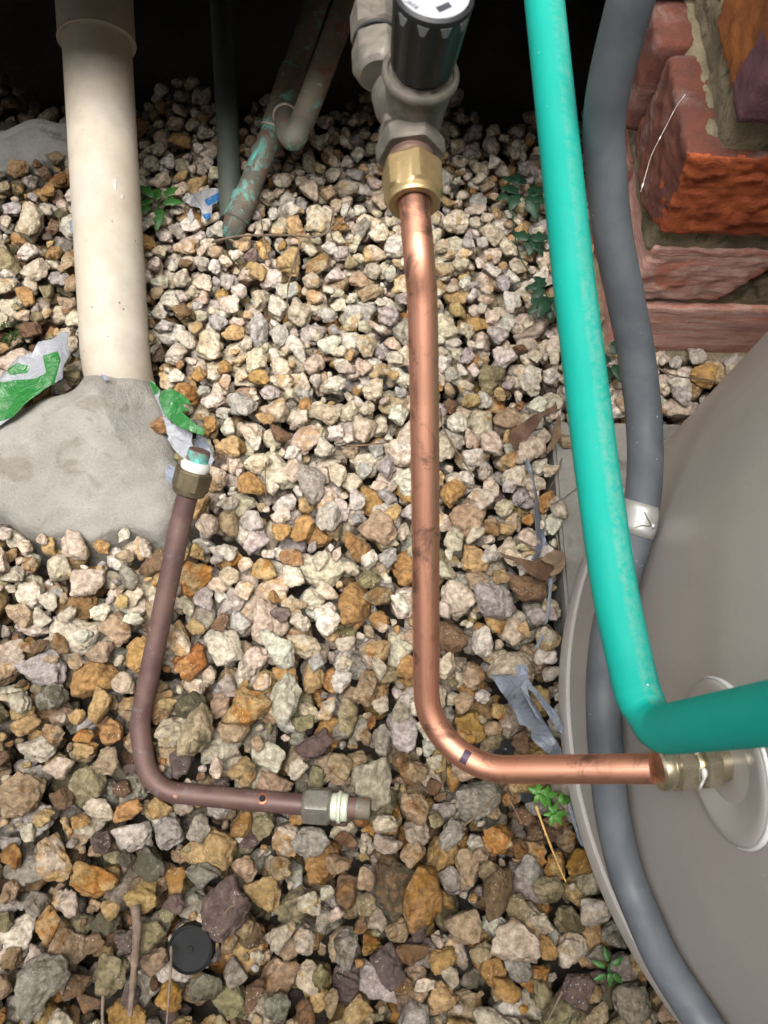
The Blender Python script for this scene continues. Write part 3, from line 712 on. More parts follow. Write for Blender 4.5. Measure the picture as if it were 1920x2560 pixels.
for q in range(3):
    rough_brick('brick', (c4[0] - .012 + .006 * (q % 2), FY0, b4 + .088 * (q + 1)), (c4[0] + .22, FY0 + .11, b4 + .076 + .088 * (q + 1)), M['brick'], 9 + q)
    rough_brick('brick', (c4[0] - .010, FY0 + .121, b4 + .088 * (q + 1)), (c4[0] + .22, FY0 + .225, b4 + .076 + .088 * (q + 1)), M['brick'], 12 + q)
def mortar(lo, hi, seed): return rough_brick('mortar', lo, hi, M['mortar'], seed, None, .0022)
mx = c1[0] + .012
mortar((mx, FY0 + .012, -.03), (mx + .2, FY0 + .215, b2 + .004), 1)
mortar((c2[0] + .002, FY0 + .006, t1 - .02), (c2[0] + .22, FY0 + .21, b2 + .03), 2)
mortar((X3 + .008, FY0 + .003, t2 - .012), (X3 + .22, FY0 + .21, b3 + .02), 3)
mortar((c4[0] + .005, FY0 + .004, t3 - .02), (c4[0] + .2, FY0 + .21, b4 + .012), 0)
mortar((X3 + .014, FY0 + .012, t3 - .02), (c4[0] + .02, FY0 + .205, t3 + .0015), 3)
mortar((c4[0] + .004, FY0 + .008, b4 + .05), (c4[0] + .21, FY0 + .21, b4 + .34), 1)
mortar((c1[0] - .02, FY0 - .012, -.05), (c1[0] + .3, FY0 + .2, -.004), 2)

# ------------------------------------------------------------------ hot water tank
tank = empty('water_heater', (TANK_C[0], TANK_C[1], .01), 'large taupe-grey cylindrical water heater standing on a concrete slab', 'water heater')
Mt = Matrix.Translation((TANK_C[0], TANK_C[1], 0))
Rr = TANK_R
lathe('casing', Mt, [(Rr - .004, .036), (Rr - .001, .038), (Rr, .045), (Rr, 1.30), (Rr - .02, 1.36), (Rr - .10, 1.40), (.02, 1.41)], M['tank'], tank, 160, 40)
lathe('base_rim', Mt, [(Rr - .03, .010), (Rr + .000, .010), (Rr + .0025, .0125), (Rr + .0025, .030), (Rr + .001, .0335), (Rr - .003, .0345), (Rr - .02, .036)], M['tank'], tank, 160, 40)
lathe('base_plinth', Mt, [(Rr - .026, -.08), (Rr - .026, .012)], simple('plinth_black', (.02, .02, .02), .8), tank, 96)
# inlet cover plate on the wall facing the yard
cp = pcyl(1808, 1902, Rr); ad = np.array([cp[0] - TANK_C[0], cp[1] - TANK_C[1], 0.0]); ad /= np.linalg.norm(ad)
Mc = frame(cp - ad * .0045, ad, (0, 0, 1))
lathe('cover_plate', Mc, [(.0425, 0), (.0425, .0052), (.0410, .0062), (.036, .0060), (.022, .0040), (.0185, .0030), (.0172, .0012), (.010, .0008), (.0005, .0008)], M['cover'], tank, 72, 60)
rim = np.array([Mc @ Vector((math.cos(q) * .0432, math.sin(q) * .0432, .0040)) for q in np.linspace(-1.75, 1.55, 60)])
sweep('lit_rim_arc', rim, np.interp(np.linspace(0, 1, 60), [0, .2, .8, 1], [.0005, .0017, .0017, .0004]), M['white_rim'], tank, 10)  # lit edge modelled as a white arc; shaded rest of the rim omitted

# ------------------------------------------------------------------ copper pipe and its fitting at the tank
cop = empty('copper_pipe', pd(1064, 1600, .452), 'bright new copper pipe bending from the brass valve to the tank inlet', 'pipe')
fit0 = cp + ad * .0385
path = fillet([pd(1035, 505, .388), pd(1047, 640, .381), pd(1056, 740, .390), pd(1061, 1000, .408), pd(1064, 1330, .430), pd(1067, 1925, .468), fit0], [0, .05, .06, .12, .12, .040, 0], .004)
sweep('pipe', path, .0078, M['copper'], cop, 32)
axf = Vector(ad)
Mf = frame(fit0 - ad * .002, -axf, (0, 0, 1))
lathe('compression_nut', Mf, [(.0080, 0), (.0104, .0), (.0116, .0012), (.0120, .004), (.0116, .0062), (.0108, .0066), (.0108, .0072), (.0116, .0078), (.0124, .0086), (.0124, .0170), (.0116, .0180), (.009, .018)], M['chrome'], cop, 48, 25, (7, 8, 9, 10), True)
lathe('inlet_nipple', Mf, [(.0098, .0170), (.0106, .0182), (.0108, .0200), (.0098, .0205), (.0098, .0215), (.0118, .0222), (.0125, .0230), (.0125, .0290), (.0118, .0305), (.0104, .0312), (.0104, .041)], M['chrome'], cop, 48, 25, (5, 6, 7, 8), True)
tape = np.array([Mf @ Vector((math.cos(a) * .0112, math.sin(a) * .0112, .0196 + .0008 * math.sin(3 * a))) for a in np.linspace(.2, 5.8, 50)])
sweep('thread_tape', tape, .0011 + .0005 * np.sin(np.linspace(0, 40, 50)), M['nylon'], cop, 8)
# purple ink mark on the bend
kk = int(np.argmin([abs(proj(p)[0] - 1158) + abs(proj(p)[1] - 1916) * .6 for p in path])); seg = path[kk - 1:kk + 2]
mid = path[kk]; tg = path[kk + 1] - path[kk - 1]; tg /= np.linalg.norm(tg)
sweep('ink_mark', np.array([mid - tg * .0022, mid - tg * .001, mid + tg * .001, mid + tg * .0022]), .00788, M['ink'], cop, 14, (EYE - mid) / np.linalg.norm(EYE - mid), False, (-.50, .58))

# ------------------------------------------------------------------ brass valve with the black knob
ax0 = pd(1035, 512, .388); zax = ax0[2]
ax1 = pz(1003, 60, zax + .004); A = ax1 - ax0; A /= np.linalg.norm(A)
valve = empty('valve', ax0, 'weathered cast brass valve with a black knob and brass nut above the copper pipe', 'valve')
Mv = frame(ax0, A, (0, 0, 1))
lathe('brass_nut', Mv, [(.0080, .0012), (.0098, 0), (.0128, .0), (.0136, .0014), (.0138, .0040), (.0140, .0052), (.0142, .0215), (.0134, .0232), (.010, .0235)], M['brass'], valve, 60, 25, (5, 6, 7), True, R_(8))
lathe('threaded_neck', Mv, [(.0108, .020), (.0118, .0235), (.0118, .0262), (.0110, .0268), (.0110, .0278), (.0118, .0284), (.0118, .033), (.010, .034)], M['pinkish'], valve, 48, 25)
lathe('outlet_socket', Mv, [(.0119, .0295), (.0150, .0290), (.0160, .0302), (.0162, .038), (.0150, .0415), (.0140, .0430)], M['cast'], valve, 48, 28, (1, 2, 3), False, R_(20))
cen = ax0 + A * .072
kn1 = pd(1086, -22, .335); kn0 = pd(1054, 170, .372)
K = kn1 - kn0; K = K / np.linalg.norm(K)
lathe('body', Mv, [(.0105, .040), (.0150, .0425), (.0152, .0465), (.0135, .0485), (.0138, .055), (.0172, .062), (.0185, .070), (.0185, .084), (.0165, .092), (.0140, .096), (.0140, .112), (.017, .115), (.017, .145)], M['cast'], valve, 56, 32, (1, 2, 3), True, R_(10))
Mk = frame(kn0, K, (1, 0, 0))
lathe('bonnet', frame(kn0 - K * .018, K), [(.0150, -.012), (.0160, .0), (.0165, .006), (.0160, .0125)], M['cast'], valve, 48, 40)
lathe('bonnet_flange', Mk, [(.0150, -.0060), (.0184, -.0058), (.0190, -.0046), (.0190, -.0022), (.0180, -.0010), (.0165, -.0012), (.0158, -.0024), (.0138, -.0024), (.0132, -.0010), (.0118, -.0010)], M['cast'], valve, 64, 40)
lathe('spindle', Mk, [(.0105, -.004), (.0105, .004)], M['pinkish'], valve, 32)
# side inlet lump seen left of the knob
ib = pd(945, 110, .405)
lathe('inlet_hex', frame(ib - A * .018, A, (0, 0, 1)), [(.010, -.004), (.0122, -.002), (.0128, .002), (.0128, .016), (.0112, .0185), (.0112, .021), (.0128, .0225), (.0128, .040), (.011, .042)], M['cast'], valve, 40, 28, (2, 3, 6, 7), True, R_(15))
oring = np.array([ib + A * .0015 + np.array(frame((0, 0, 0), A, (0, 0, 1)) @ Vector((math.cos(a) * .0122, math.sin(a) * .0122, 0))) for a in np.linspace(0, 2 * math.pi, 40)])
sweep('seal_ring', oring, .0011, M['black_plastic'], valve, 8)
# knob: fluted skirt
def knob():
    n = 96; V, Fc = [], []; L = float(np.linalg.norm(kn1 - kn0)); hts = [.001, .0022, .004, L * .80, L * .86, L - .0022, L - .0006, L, L - .0008]
    for q, h in enumerate(hts):
        for i in range(n):
            a = 2 * math.pi * i / n; fl = .5 + .5 * math.cos(a * 11); f = max(0, min(1, (fl - .35) / .3))
            base = [.0140, .0152, .0158, .0178, .0180, .0181, .0178, .0166, .0160][q]
            r = base - (.0013 * (1 - f) if 0 < q < 4 else (.0005 * (1 - f) if q == 4 else 0)); V.append(Mk @ Vector((r * math.cos(a), r * math.sin(a), h)))
    for q in range(len(hts) - 1):
        for i in range(n): j = (i + 1) % n; Fc.append((q * n + i, q * n + j, (q + 1) * n + j, (q + 1) * n + i))
    Fc.append(tuple(range(n - 1, -1, -1))); Fc.append(tuple((len(hts) - 1) * n + i for i in range(n)))
    return autosmooth(link('knob', py_mesh('knob', V, Fc), M['black_plastic'], valve), 40), L
kn, KL = knob()
for a in (-105, -72, -42, -138):
    q = Mk @ Matrix.Rotation(R_(a), 4, 'Z'); w = .0026; r = .01815; h0, h1 = KL * .80, KL * .915
    V = [q @ Vector(p) for p in ((r, -w, h1), (r, w, h1), (r, w * .4, h0), (r, -w * .4, h0), (r - .004, -w, h1), (r - .004, w, h1), (r - .004, w * .4, h0), (r - .004, -w * .4, h0))]
    link('grip_notch', py_mesh('grip_notch', V, [(0, 3, 2, 1), (4, 5, 6, 7), (0, 1, 5, 4), (1, 2, 6, 5), (2, 3, 7, 6), (3, 0, 4, 7)]), simple('notch_grey', (.13, .14, .15), .5) if 'notch' not in M else M['notch'], kn, False)
lb = lathe('label_disc', frame(kn1, K), [(.0158, -.0010), (.0160, -.0004), (.0158, .0002)], M['label'], valve, 64, 40)
def on_label(px, py_):       # point of the label face at a photo pixel
    d = ray(px, py_); o = kn1 + K * .00028; return EYE + d * ((o - EYE) @ K) / (d @ K)
a_, b_, c_, d_ = (on_label(*q) for q in ((1089, 19), (1121, 5), (1130, 17), (1099, 31)))
link('printed_block', py_mesh('printed_block', [p + K * e for e in (0, .0001) for p in (a_, b_, c_, d_)], [(0, 1, 2, 3), (4, 7, 6, 5), (0, 4, 5, 1), (1, 5, 6, 2), (2, 6, 7, 3), (3, 7, 4, 0)]), M['print'], lb, False)
def text(name, body, p0, p1, height, mat, parent):
    x = Vector(p1 - p0); W = x.length; x.normalize(); z = Vector(K); y = z.cross(x)
    cu = bpy.data.curves.new(name, 'FONT'); cu.body = body; cu.size = height; cu.extrude = .00006; cu.resolution_u = 3
    o = bpy.data.objects.new(name, cu); COL.objects.link(o); cu.materials.append(mat)
    o.matrix_world = Matrix(((x.x, y.x, z.x, p0[0]), (x.y, y.y, z.y, p0[1]), (x.z, y.z, z.z, p0[2]), (0, 0, 0, 1)))
    bpy.context.view_layer.update(); me = bpy.data.meshes.new_from_object(o); o2 = bpy.data.objects.new(name, me); COL.objects.link(o2); o2.matrix_world = o.matrix_world; bpy.data.objects.remove(o); o = o2; o.name = name
    bpy.context.view_layer.update(); mw = o.matrix_world.copy(); o.parent = parent; o.matrix_parent_inverse = parent.matrix_world.inverted(); o.matrix_world = mw
    return o
text('label_lettering', 'RMC', on_label(1049, 17), on_label(1026, 1), .0034, M['print'], lb)
for (q0, q1, wd_) in (((1074, 42), (1048, 16), .0012), ((1078, 22), (1068, 10), .0011), ((1112, 0), (1086, 12), .0010), ((1136, 14), (1150, 4), .0009)):
    A0, A1 = on_label(*q0), on_label(*q1); t_ = (A1 - A0); t_ = t_ / np.linalg.norm(t_); s_ = np.cross(K, t_) * wd_ / 2
    link('fine_print', py_mesh('fine_print', [A0 - s_, A1 - s_, A1 + s_, A0 + s_], [(0, 1, 2, 3)]), M['print_grey'], lb, False)

# ------------------------------------------------------------------ cream drain pipe
drain = empty('drain_pipe', PVC_BASE, 'thick cream PVC drain pipe rising from the concrete footing under the house', 'pipe')
p_top = pd(243, 110, .80); p_bot = PVC_BASE; ax = (p_bot - p_top) / np.linalg.norm(p_bot - p_top)
pth = fillet([p_top - ax * .03, p_bot, p_bot + np.array([0, -.01, -.06])], [0, .07, 0], .008)
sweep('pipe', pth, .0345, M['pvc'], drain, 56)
Ms = frame(p_top, -ax, (1, 0, 0))
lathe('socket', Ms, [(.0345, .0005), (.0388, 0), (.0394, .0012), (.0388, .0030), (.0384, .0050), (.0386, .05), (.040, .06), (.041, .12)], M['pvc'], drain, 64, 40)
br0 = np.array(Ms @ Vector((0, 0, .082))); br1 = br0 + np.array([-.12, .045, .06])
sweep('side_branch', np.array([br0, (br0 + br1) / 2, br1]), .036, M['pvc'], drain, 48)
# pale splash marks
for (sx, sy, a, b) in ((293, 453, .0052, .0018), (323, 480, .0022, .0015)):
    d = ray(sx, sy); best = min((pth[i] for i in range(len(pth))), key=lambda p: abs(proj(p)[1] - sy)); zz = proj(best)[2]
    c = pd(sx, sy, zz - .0340); nrm = c - best; nrm -= ax * (nrm @ ax); nrm /= np.linalg.norm(nrm); c = best + ax * ((c - best) @ ax) + nrm * .0345
    Vp = []; 
    for r_, hh in ((1, .0000), (.8, .0005), (0.01, .0006)):
        for q in range(14):
            th = 2 * math.pi * q / 14; sdir = np.cross(nrm, ax); dd = ax * a * r_ * math.cos(th) + sdir * b * r_ * math.sin(th)
            Vp.append(c + dd + nrm * hh)
    Fp = [(k * 14 + i, k * 14 + (i + 1) % 14, (k + 1) * 14 + (i + 1) % 14, (k + 1) * 14 + i) for k in range(2) for i in range(14)] + [tuple(28 + i for i in range(14))]
    link('paint_drip', py_mesh('paint_drip', Vp, Fp), M['nylon'], drain)

# ------------------------------------------------------------------ dark pipe behind, verdigris pipes
dk = empty('dark_pipe', DARK_BASE, 'dark grey-green pipe in the shade beside the corroded copper pipe', 'pipe')
d0 = pd(577, 535, .885); d1 = pd(568, 300, .905); d2 = pd(548, -60, .93)
sweep('pipe', fillet([d0 + (d0 - d1) * .06, d0, d1, d2], 0, .01), .0130, M['darkpipe'], dk, 28)
vd = empty('corroded_pipe', VERD_BASE, 'old copper pipe blotched with turquoise verdigris leaning out of the gravel', 'pipe')
va = pd(592, 545, .868); vb = pd(689, 312, .870); vc = pd(800, -20, .852)
vdir = (vb - va) / np.linalg.norm(vb - va)
sweep('lower_pipe', fillet([va - vdir * .010 - np.array([0, -.004, .05]), va - vdir * .012, va + vdir * .016, vb], [0, .012, 0, 0], .006), .0128, M['verdigris'], vd, 32)
Mva = frame(va, vdir)
lathe('lower_collar', Mva, [(.0128, -.004), (.0146, -.002), (.0146, .022), (.0152, .0232), (.0152, .0262), (.0142, .0275), (.0128, .028)], M['verdigris'], vd, 36, 40)
vdir2 = (vc - vb) / np.linalg.norm(vc - vb)
sweep('upper_pipe', fillet([vb, vc], 0, .01), .0130, M['verdigris_light'], vd, 32)
Mvb = frame(vb, vdir2)
lathe('tee_joint', Mvb, [(.0130, -.0042), (.0150, -.0035), (.0155, 0), (.0155, .058), (.0150, .061), (.0130, .062)], M['verdigris_light'], vd, 36, 40)
lathe('solder_ring', Mvb, [(.0130, -.0062), (.0152, -.0058), (.0154, -.0040), (.0140, -.0030)], M['solder'], vd, 36, 40)
lathe('solder_ring', Mvb, [(.0135, .0600), (.0150, .0605), (.0146, .064), (.0131, .065)], M['verdigris'], vd, 36, 40)
t0 = np.array(Mvb @ Vector((0, 0, .020))); e0 = pd(739, 350, .818); e1 = pd(900, -80, .790)
edir = (e1 - e0) / np.linalg.norm(e1 - e0)
q0 = pd(712, 288, .848); qa = pd(722, 330, .828)
sweep('return_bend', catmull([t0 * .5 + q0 * .5, q0, pd(716, 325, .824), pd(735, 346, .808), np.array(e0) + edir * .022], 8), .0118, M['verdigris_light'], vd, 28)
sweep('branch_pipe', fillet([np.array(e0) + edir * .012, e1], 0, .01), .0130, M['verdigris_light'], vd, 32)
lathe('solder_ring', frame(q0, q0 - qa), [(.0118, -.002), (.0134, -.001), (.0134, .0014), (.0120, .003)], M['solder'], vd, 32, 40)

# ------------------------------------------------------------------ old brown copper pipe lying on the gravel
old = empty('cut_pipe', pd(340, 1800, .70), 'tarnished brown copper pipe lying on the gravel with its loose nuts still on', 'pipe')
e_top = pd(484, 1170, .672); e_nt = pd(471, 1212, .672); n_bot = pd(455, 1290, .682)
r0 = pd(355, 1735, .702); r1 = pd(352, 1960, .700); r2 = pd(800, 2030, .690); r_end = pd(925, 2022, .688)
pA = OLD_PATH
def px_path(y=None, x=None):
    if y is not None: return pA[int(np.argmin([abs(proj(p)[1] - y) + (1000 if proj(p)[0] > 600 else 0) for p in pA]))]
    return pA[int(np.argmin([abs(proj(p)[0] - x) + (1000 if proj(p)[1] < 1850 else 0) for p in pA]))]
sweep('pipe', pA, .0093, M['oldcopper'], old, 30)
d_up = pA[2] - pA[6]; d_up /= np.linalg.norm(d_up)
Mo = frame(px_path(y=1232), d_up, (1, 0, .3))
lathe('brass_nut', Mo, [(.0098, 0), (.0125, -.001), (.0140, .0002), (.0145, .0030), (.0146, .0050), (.0150, .0200), (.0140, .0216), (.0105, .0218)], M['old_brass'], old, 48, 25, (4, 5, 6), True, R_(12))
Mo2 = frame(px_path(y=1172), d_up)
lathe('nylon_olive', Mo2, [(.0095, -.005), (.0120, -.004), (.0128, -.001), (.0128, .0015), (.0110, .0045), (.0096, .005)], M['nylon'], old, 40, 40)
lathe('pipe_tip', frame(px_path(y=1150), d_up), [(.0097, -.010), (.0097, .008), (.0090, .0095), (.007, .009), (.007, -.002)], M['verdigris'], old, 32, 40)
lathe('bare_copper', frame(px_path(y=1192), d_up), [(.00935, -.006), (.0095, -.004), (.0095, .006), (.00935, .008)], M['copper_end'], old, 32, 40)
d_rt = pA[-1] - pA[-8]; d_rt /= np.linalg.norm(d_rt)
Mr = frame(px_path(x=760), d_rt, (0, 0, 1))
lathe('brass_nut', Mr, [(.0095, 0), (.0128, -.0006), (.0145, .0008), (.0148, .0030), (.0150, .0225), (.0144, .0245), (.0132, .0250), (.010, .024)], M['clear_nut'], old, 48, 25, (3, 4), True, R_(10))
lathe('nylon_olive', frame(px_path(x=858), d_rt), [(.0095, -.011), (.0114, -.010), (.0120, -.003), (.0140, -.0014), (.0140, .0006), (.0122, .0018), (.0118, .0060), (.0105, .0072), (.0095, .0072)], M['nylon_green'], old, 40, 40)
lathe('pipe_tip', frame(r_end, d_rt), [(.00945, -.012), (.00945, .0003), (.0085, .0005), (.0075, .0002), (.0075, -.010)], M['verdigris_light'], old, 32, 40)
hp = px_path(x=665); hn = EYE - hp; hn -= d_rt * (hn @ d_rt); hn /= np.linalg.norm(hn); hn = hn + np.array([0, .25, 0]) - d_rt * (np.array([0, .25, 0]) @ d_rt); hn /= np.linalg.norm(hn)
lathe('drilled_hole', frame(hp + hn * .0086, hn), [(.0030, 0), (.0030, .0008)], M['hole'], old, 20, 40)
lathe('burnished_ring', frame(hp + hn * .0084, hn), [(.0056, 0), (.0048, .00085), (.0031, .0010), (.0030, .0006)], M['burnish'], old, 28, 60, caps=False)

# ------------------------------------------------------------------ green lagged pipe
gp = empty('green_pipe', pd(1500, 1200, .42), 'thick turquoise-green foam-lagged pipe bending across the front of the tank', 'pipe')
g_in = pd(1343, -170, .478); g_b = pd(1614, 1832, .402); g_up = g_b + np.array([.004, -.002, .24])
gpath = fillet([g_in, pd(1434, 700, .4445), pd(1490, 1158, .4200), pd(1536, 1479, .4065), g_b, g_up], [0, .3, .3, .2, .022, 0], .004)
tt = np.array([proj(p)[1] for p in gpath]); kb = int(np.argmin(np.linalg.norm(gpath - g_b, axis=1)))
grr = np.full(len(gpath), .0120); idx = np.arange(len(gpath))
grr += -.0009 * np.exp(-((idx - kb) / 3.0) ** 2) + .00022 * np.sin(idx * 1.9) * np.exp(-((idx - kb + 6) / 7.0) ** 2)
sweep('lagging', gpath, grr, M['green'], gp, 40)
sl_ = gpath[kb - 5:kb + 5]; off = np.array([-.55, -.75, -.35]); off /= np.linalg.norm(off)
sweep('split_seam', sl_ + off * .0117, .0008, M['pinkish'], gp, 8)

# ------------------------------------------------------------------ grey hose round the tank and its clip
ho = empty('grey_hose', pd(1560, 1700, .6), 'thick grey rubber hose curving down past the brick pier and round the tank', 'hose')
HR = .01225; rw = TANK_R + HR + .0015
free_px = [(1600, -90, .380), (1577, 0, .392), (1528, 192, .425), (1510, 319, .450), (1517, 447, .469), (1530, 575, .486), (1554, 700, .501), (1590, 883, .522), (1609, 1040, .534), (1612, 1180, .537)]
wrap_px = [(1596, 1310), (1562, 1430), (1525, 1560), (1509, 1690), (1510, 1816), (1519, 1930), (1533, 2046), (1565, 2183), (1608, 2292), (1660, 2405), (1753, 2550)]
hp_ = [pd(*q) for q in free_px]
wz = [pcyl(x, y, rw) for x, y in wrap_px]; print('depth', [round(float((p - EYE) @ FW), 3) for p in wz]); print('hose z', [round(float(p[2]), 3) for p in wz], 'free', [[round(float(v), 3) for v in p] for p in hp_[-3:]])
hpts = hp_ + wz
last = wz[-1]; an = math.atan2(last[1] - TANK_C[1], last[0] - TANK_C[0])
for k in range(1, 5): hpts.append(np.array([TANK_C[0] + rw * math.cos(an + .12 * k), TANK_C[1] + rw * math.sin(an + .12 * k), last[2]]))
hpath = catmull(hpts, 10); sweep('hose', hpath, HR, M['hose'], ho, 32)
clip = empty('pipe_clip', pd(1600, 1300, .59), 'small shiny metal saddle clip with a rivet holding the grey hose', 'clip')
ks = int(np.argmin([abs(proj(p)[1] - 1297) + (0 if proj(p)[0] > 1400 else 999) for p in hpath]))
hc = hpath[ks]; ht = hpath[ks + 2] - hpath[ks - 2]; ht /= np.linalg.norm(ht); toc = EYE - hc; toc -= ht * (toc @ ht); toc /= np.linalg.norm(toc); sdv = np.cross(ht, toc)
if (sdv @ RT) < 0: sdv = -sdv
def strap():
    V, Fc = [], []; na, nw = 26, 5; W = .0112
    for i in range(na + 1):
        a = -1.75 + (1.75 + 1.25) * i / na; w = W * (1 - max(0, (a - .90) / .35) ** 2 * .5 if a > .90 else 1)
        for j in range(nw):
            s_ = (j / (nw - 1) * 2 - 1) * w; V.append(hc + (toc * math.cos(a) + sdv * math.sin(a)) * (HR + .0008) + ht * s_ + ht * .25 * (a) * .006)
    for i in range(na):
        for j in range(nw - 1): b = i * nw + j; Fc.append((b, b + 1, b + nw + 1, b + nw))
    o = link('strap', py_mesh('strap', V, Fc), M['steel'], clip); return solid(o, .0009, 0)
strap()
ra = .80; rn = toc * math.cos(ra) + sdv * math.sin(ra)
lathe('rivet', frame(hc + rn * (HR + .0008) + ht * .0030, rn), [(.0022, 0), (.0022, .0008), (.0015, .0018), (.0003, .0021)], M['steel'], clip, 20, 60)
wire = catmull([hc + (toc * math.cos(b) + sdv * math.sin(b)) * (HR + .0018) + ht * s_ for b, s_ in ((-.1, .006), (.15, .004), (.62, .003), (.35, -.002), (.15, -.006))], 8)
sweep('tie_wire', wire, .00035, M['old_brass'], clip, 6)

# ------------------------------------------------------------------ loose sheets: plastic film, leaves
def sheet(name, poly, zf, mat, label, cat, printf=None, wr=.003, n=46, thick=.0004, jag=.0, group=None, parent=None, px=True):
    """a thin sheet whose outline is given in photo pixels; zf(t, s) gives the height above the gravel"""
    P = np.array(poly, float)
    if jag:
        Q = []
        for i in range(len(P)):
            a, b = P[i], P[(i + 1) % len(P)]; m = max(1, int(np.linalg.norm(b - a) / 9))
            for k in range(m):
                q = a + (b - a) * k / m; Q.append(q + rng.normal(0, jag, 2) * (k > 0))
        P = np.array(Q)
    lo, hi = P.min(0), P.max(0); step = max(hi - lo) / n
    gx_ = np.arange(lo[0], hi[0] + step, step); gy_ = np.arange(lo[1], hi[1] + step, step); X, Y = np.meshgrid(gx_, gy_)
    ins = inside_poly(X, Y, P)
    # snap vertices just outside onto the outline
    near = np.zeros_like(ins)
    for dy in (-1, 0, 1):
        for dx in (-1, 0, 1): near |= np.roll(np.roll(ins, dy, 0), dx, 1)
    XX, YY = X.copy(), Y.copy()
    for (i, j) in np.argwhere(near & ~ins):
        q = np.array([X[i, j], Y[i, j]]); best = None
        for k in range(len(P)):
            a, b = P[k], P[(k + 1) % len(P)]; ab = b - a; t = np.clip(((q - a) @ ab) / (ab @ ab + 1e-9), 0, 1); c = a + t * ab; dd = np.hypot(*(q - c))
            if best is None or dd < best[0]: best = (dd, c)
        XX[i, j], YY[i, j] = best[1]
    idx = -np.ones(X.shape, int); V, pr = [], []; c0 = P.mean(0)
    for (i, j) in np.argwhere(near):
        u, v = (XX[i, j] - lo[0]) / (hi[0] - lo[0]), (YY[i, j] - lo[1]) / (hi[1] - lo[1])
        h = zf(u, v); p = pz(XX[i, j], YY[i, j], h); p = pz(XX[i, j], YY[i, j], h + wr * (.5 * snoise(p, 45, 1) + .3 * snoise(p, 110, 2) + .45 * (1 - 2 * abs(snoise(p * np.array([1, .45, 1]), 95, 3)))))
        idx[i, j] = len(V); V.append(p); pr.append(np.mean([printf(XX[i, j] + a * step, YY[i, j] + b * step) for a in (-.6, -.2, .2, .6) for b in (-.6, -.2, .2, .6)]) if printf else 0.0)
    Fc = []
    for i in range(X.shape[0] - 1):
        for j in range(X.shape[1] - 1):
            q = [idx[i, j], idx[i, j + 1], idx[i + 1, j + 1], idx[i + 1, j]]
            if min(q) >= 0 and (ins[i, j] or ins[i, j + 1] or ins[i + 1, j + 1] or ins[i + 1, j]): Fc.append(tuple(q))
    me = py_mesh(name, V, Fc); vattr(me, 'print', 'FLOAT', pr); o = link(name, me, mat, parent); solid(o, thick)
    if label: tag(o, label, cat, group)
    return o
cr3 = lambda L: [(x / 1.728, 600 + y / 1.728) for x, y in L]       # outlines read off an enlargement
def in_px(L): 
    P = np.array(L, float); return lambda x, y: bool(inside_poly(np.array([x]), np.array([y]), P)[0])
g1 = in_px(cr3([(-40, 620), (60, 605), (150, 600), (200, 575), (185, 500), (250, 480), (262, 520), (235, 620), (150, 690), (70, 760), (-40, 800)])); g2 = in_px(cr3([(30, 560), (75, 530), (130, 545), (120, 575), (40, 585)]))
sheet('plastic_bag', cr3([(-60, 640), (20, 575), (75, 505), (140, 488), (165, 440), (225, 430), (265, 400), (300, 400), (292, 440), (305, 490), (275, 545), (270, 600), (200, 640), (130, 690), (70, 750), (10, 795), (-60, 850)]),
      lambda u, v: .034 + .012 * math.sin(u * 3), M['film_green'], 'torn white plastic bag with green print left of the drain pipe', 'plastic bag', lambda x, y: g1(x, y) or g2(x, y), .007, 90, .0004, .8)
g3 = in_px(cr3([(640, 600), (690, 640), (684, 662), (665, 672)])); g4 = in_px(cr3([(683, 680), (700, 650), (740, 642), (790, 670), (826, 700), (822, 740), (770, 738), (815, 760), (850, 800), (884, 815), (880, 845), (820, 825), (760, 800), (710, 755)]))
sheet('bag_scrap', cr3([(640, 600), (665, 615), (690, 645), (700, 700), (740, 790), (800, 810), (833, 842), (828, 875), (838, 905), (815, 925), (795, 945), (775, 930), (748, 900), (722, 860), (728, 850), (712, 790), (690, 720), (660, 660)]),
      lambda u, v: .026 - .006 * v, M['film_green'], 'torn strip of white plastic film along the right edge of the footing', 'plastic bag', lambda x, y: g3(x, y), .005, 80, .0004, .7)
sheet('green_flap', cr3([(683, 680), (700, 650), (740, 642), (790, 668), (815, 690), (826, 715), (800, 706), (780, 708), (824, 738), (780, 740), (812, 765), (850, 800), (884, 815), (880, 847), (830, 830), (760, 800), (710, 755)]),
      lambda u, v: .045 - .010 * v + .008 * u, M['film_green'], 'bright green torn plastic flap beside the footing edge', 'plastic bag', lambda x, y: True, .005, 50, .0005, .5)
sheet('bag_shred', cr3([(-20, 810), (20, 820), (30, 850), (65, 865), (60, 890), (25, 895), (20, 920), (-20, 935)]), lambda u, v: .026, M['film_grey'], 'small ragged grey-white shred at the left edge of the footing', 'plastic scrap', None, .002, 26, .0004, .8)
sheet('bag_shred', [(412, 1172), (420, 1158), (432, 1168), (456, 1156), (446, 1190), (432, 1214), (415, 1200)], lambda u, v: .036, M['film_grey'], 'small pale blue-grey shred beside the brown pipe nut', 'plastic scrap', None, .003, 24, .0004, .8)
sheet('bag_shred', cr3([(850, 840), (880, 850), (910, 900), (925, 950), (912, 975), (890, 960), (860, 930), (840, 890)]), lambda u, v: .012, M['film_grey'], 'grey plastic film tucked behind the upper end of the brown pipe', 'plastic scrap', None, .003, 26)
sheet('bag_shred', [(252, 935), (262, 952), (272, 950), (268, 940)], lambda u, v: .052, M['film_grey'], 'tiny grey tear of film at the foot of the drain pipe', 'plastic scrap', None, .001, 12)
cr4 = lambda L: [(1240 + x / 3.07, 980 + y / 3.07) for x, y in L]
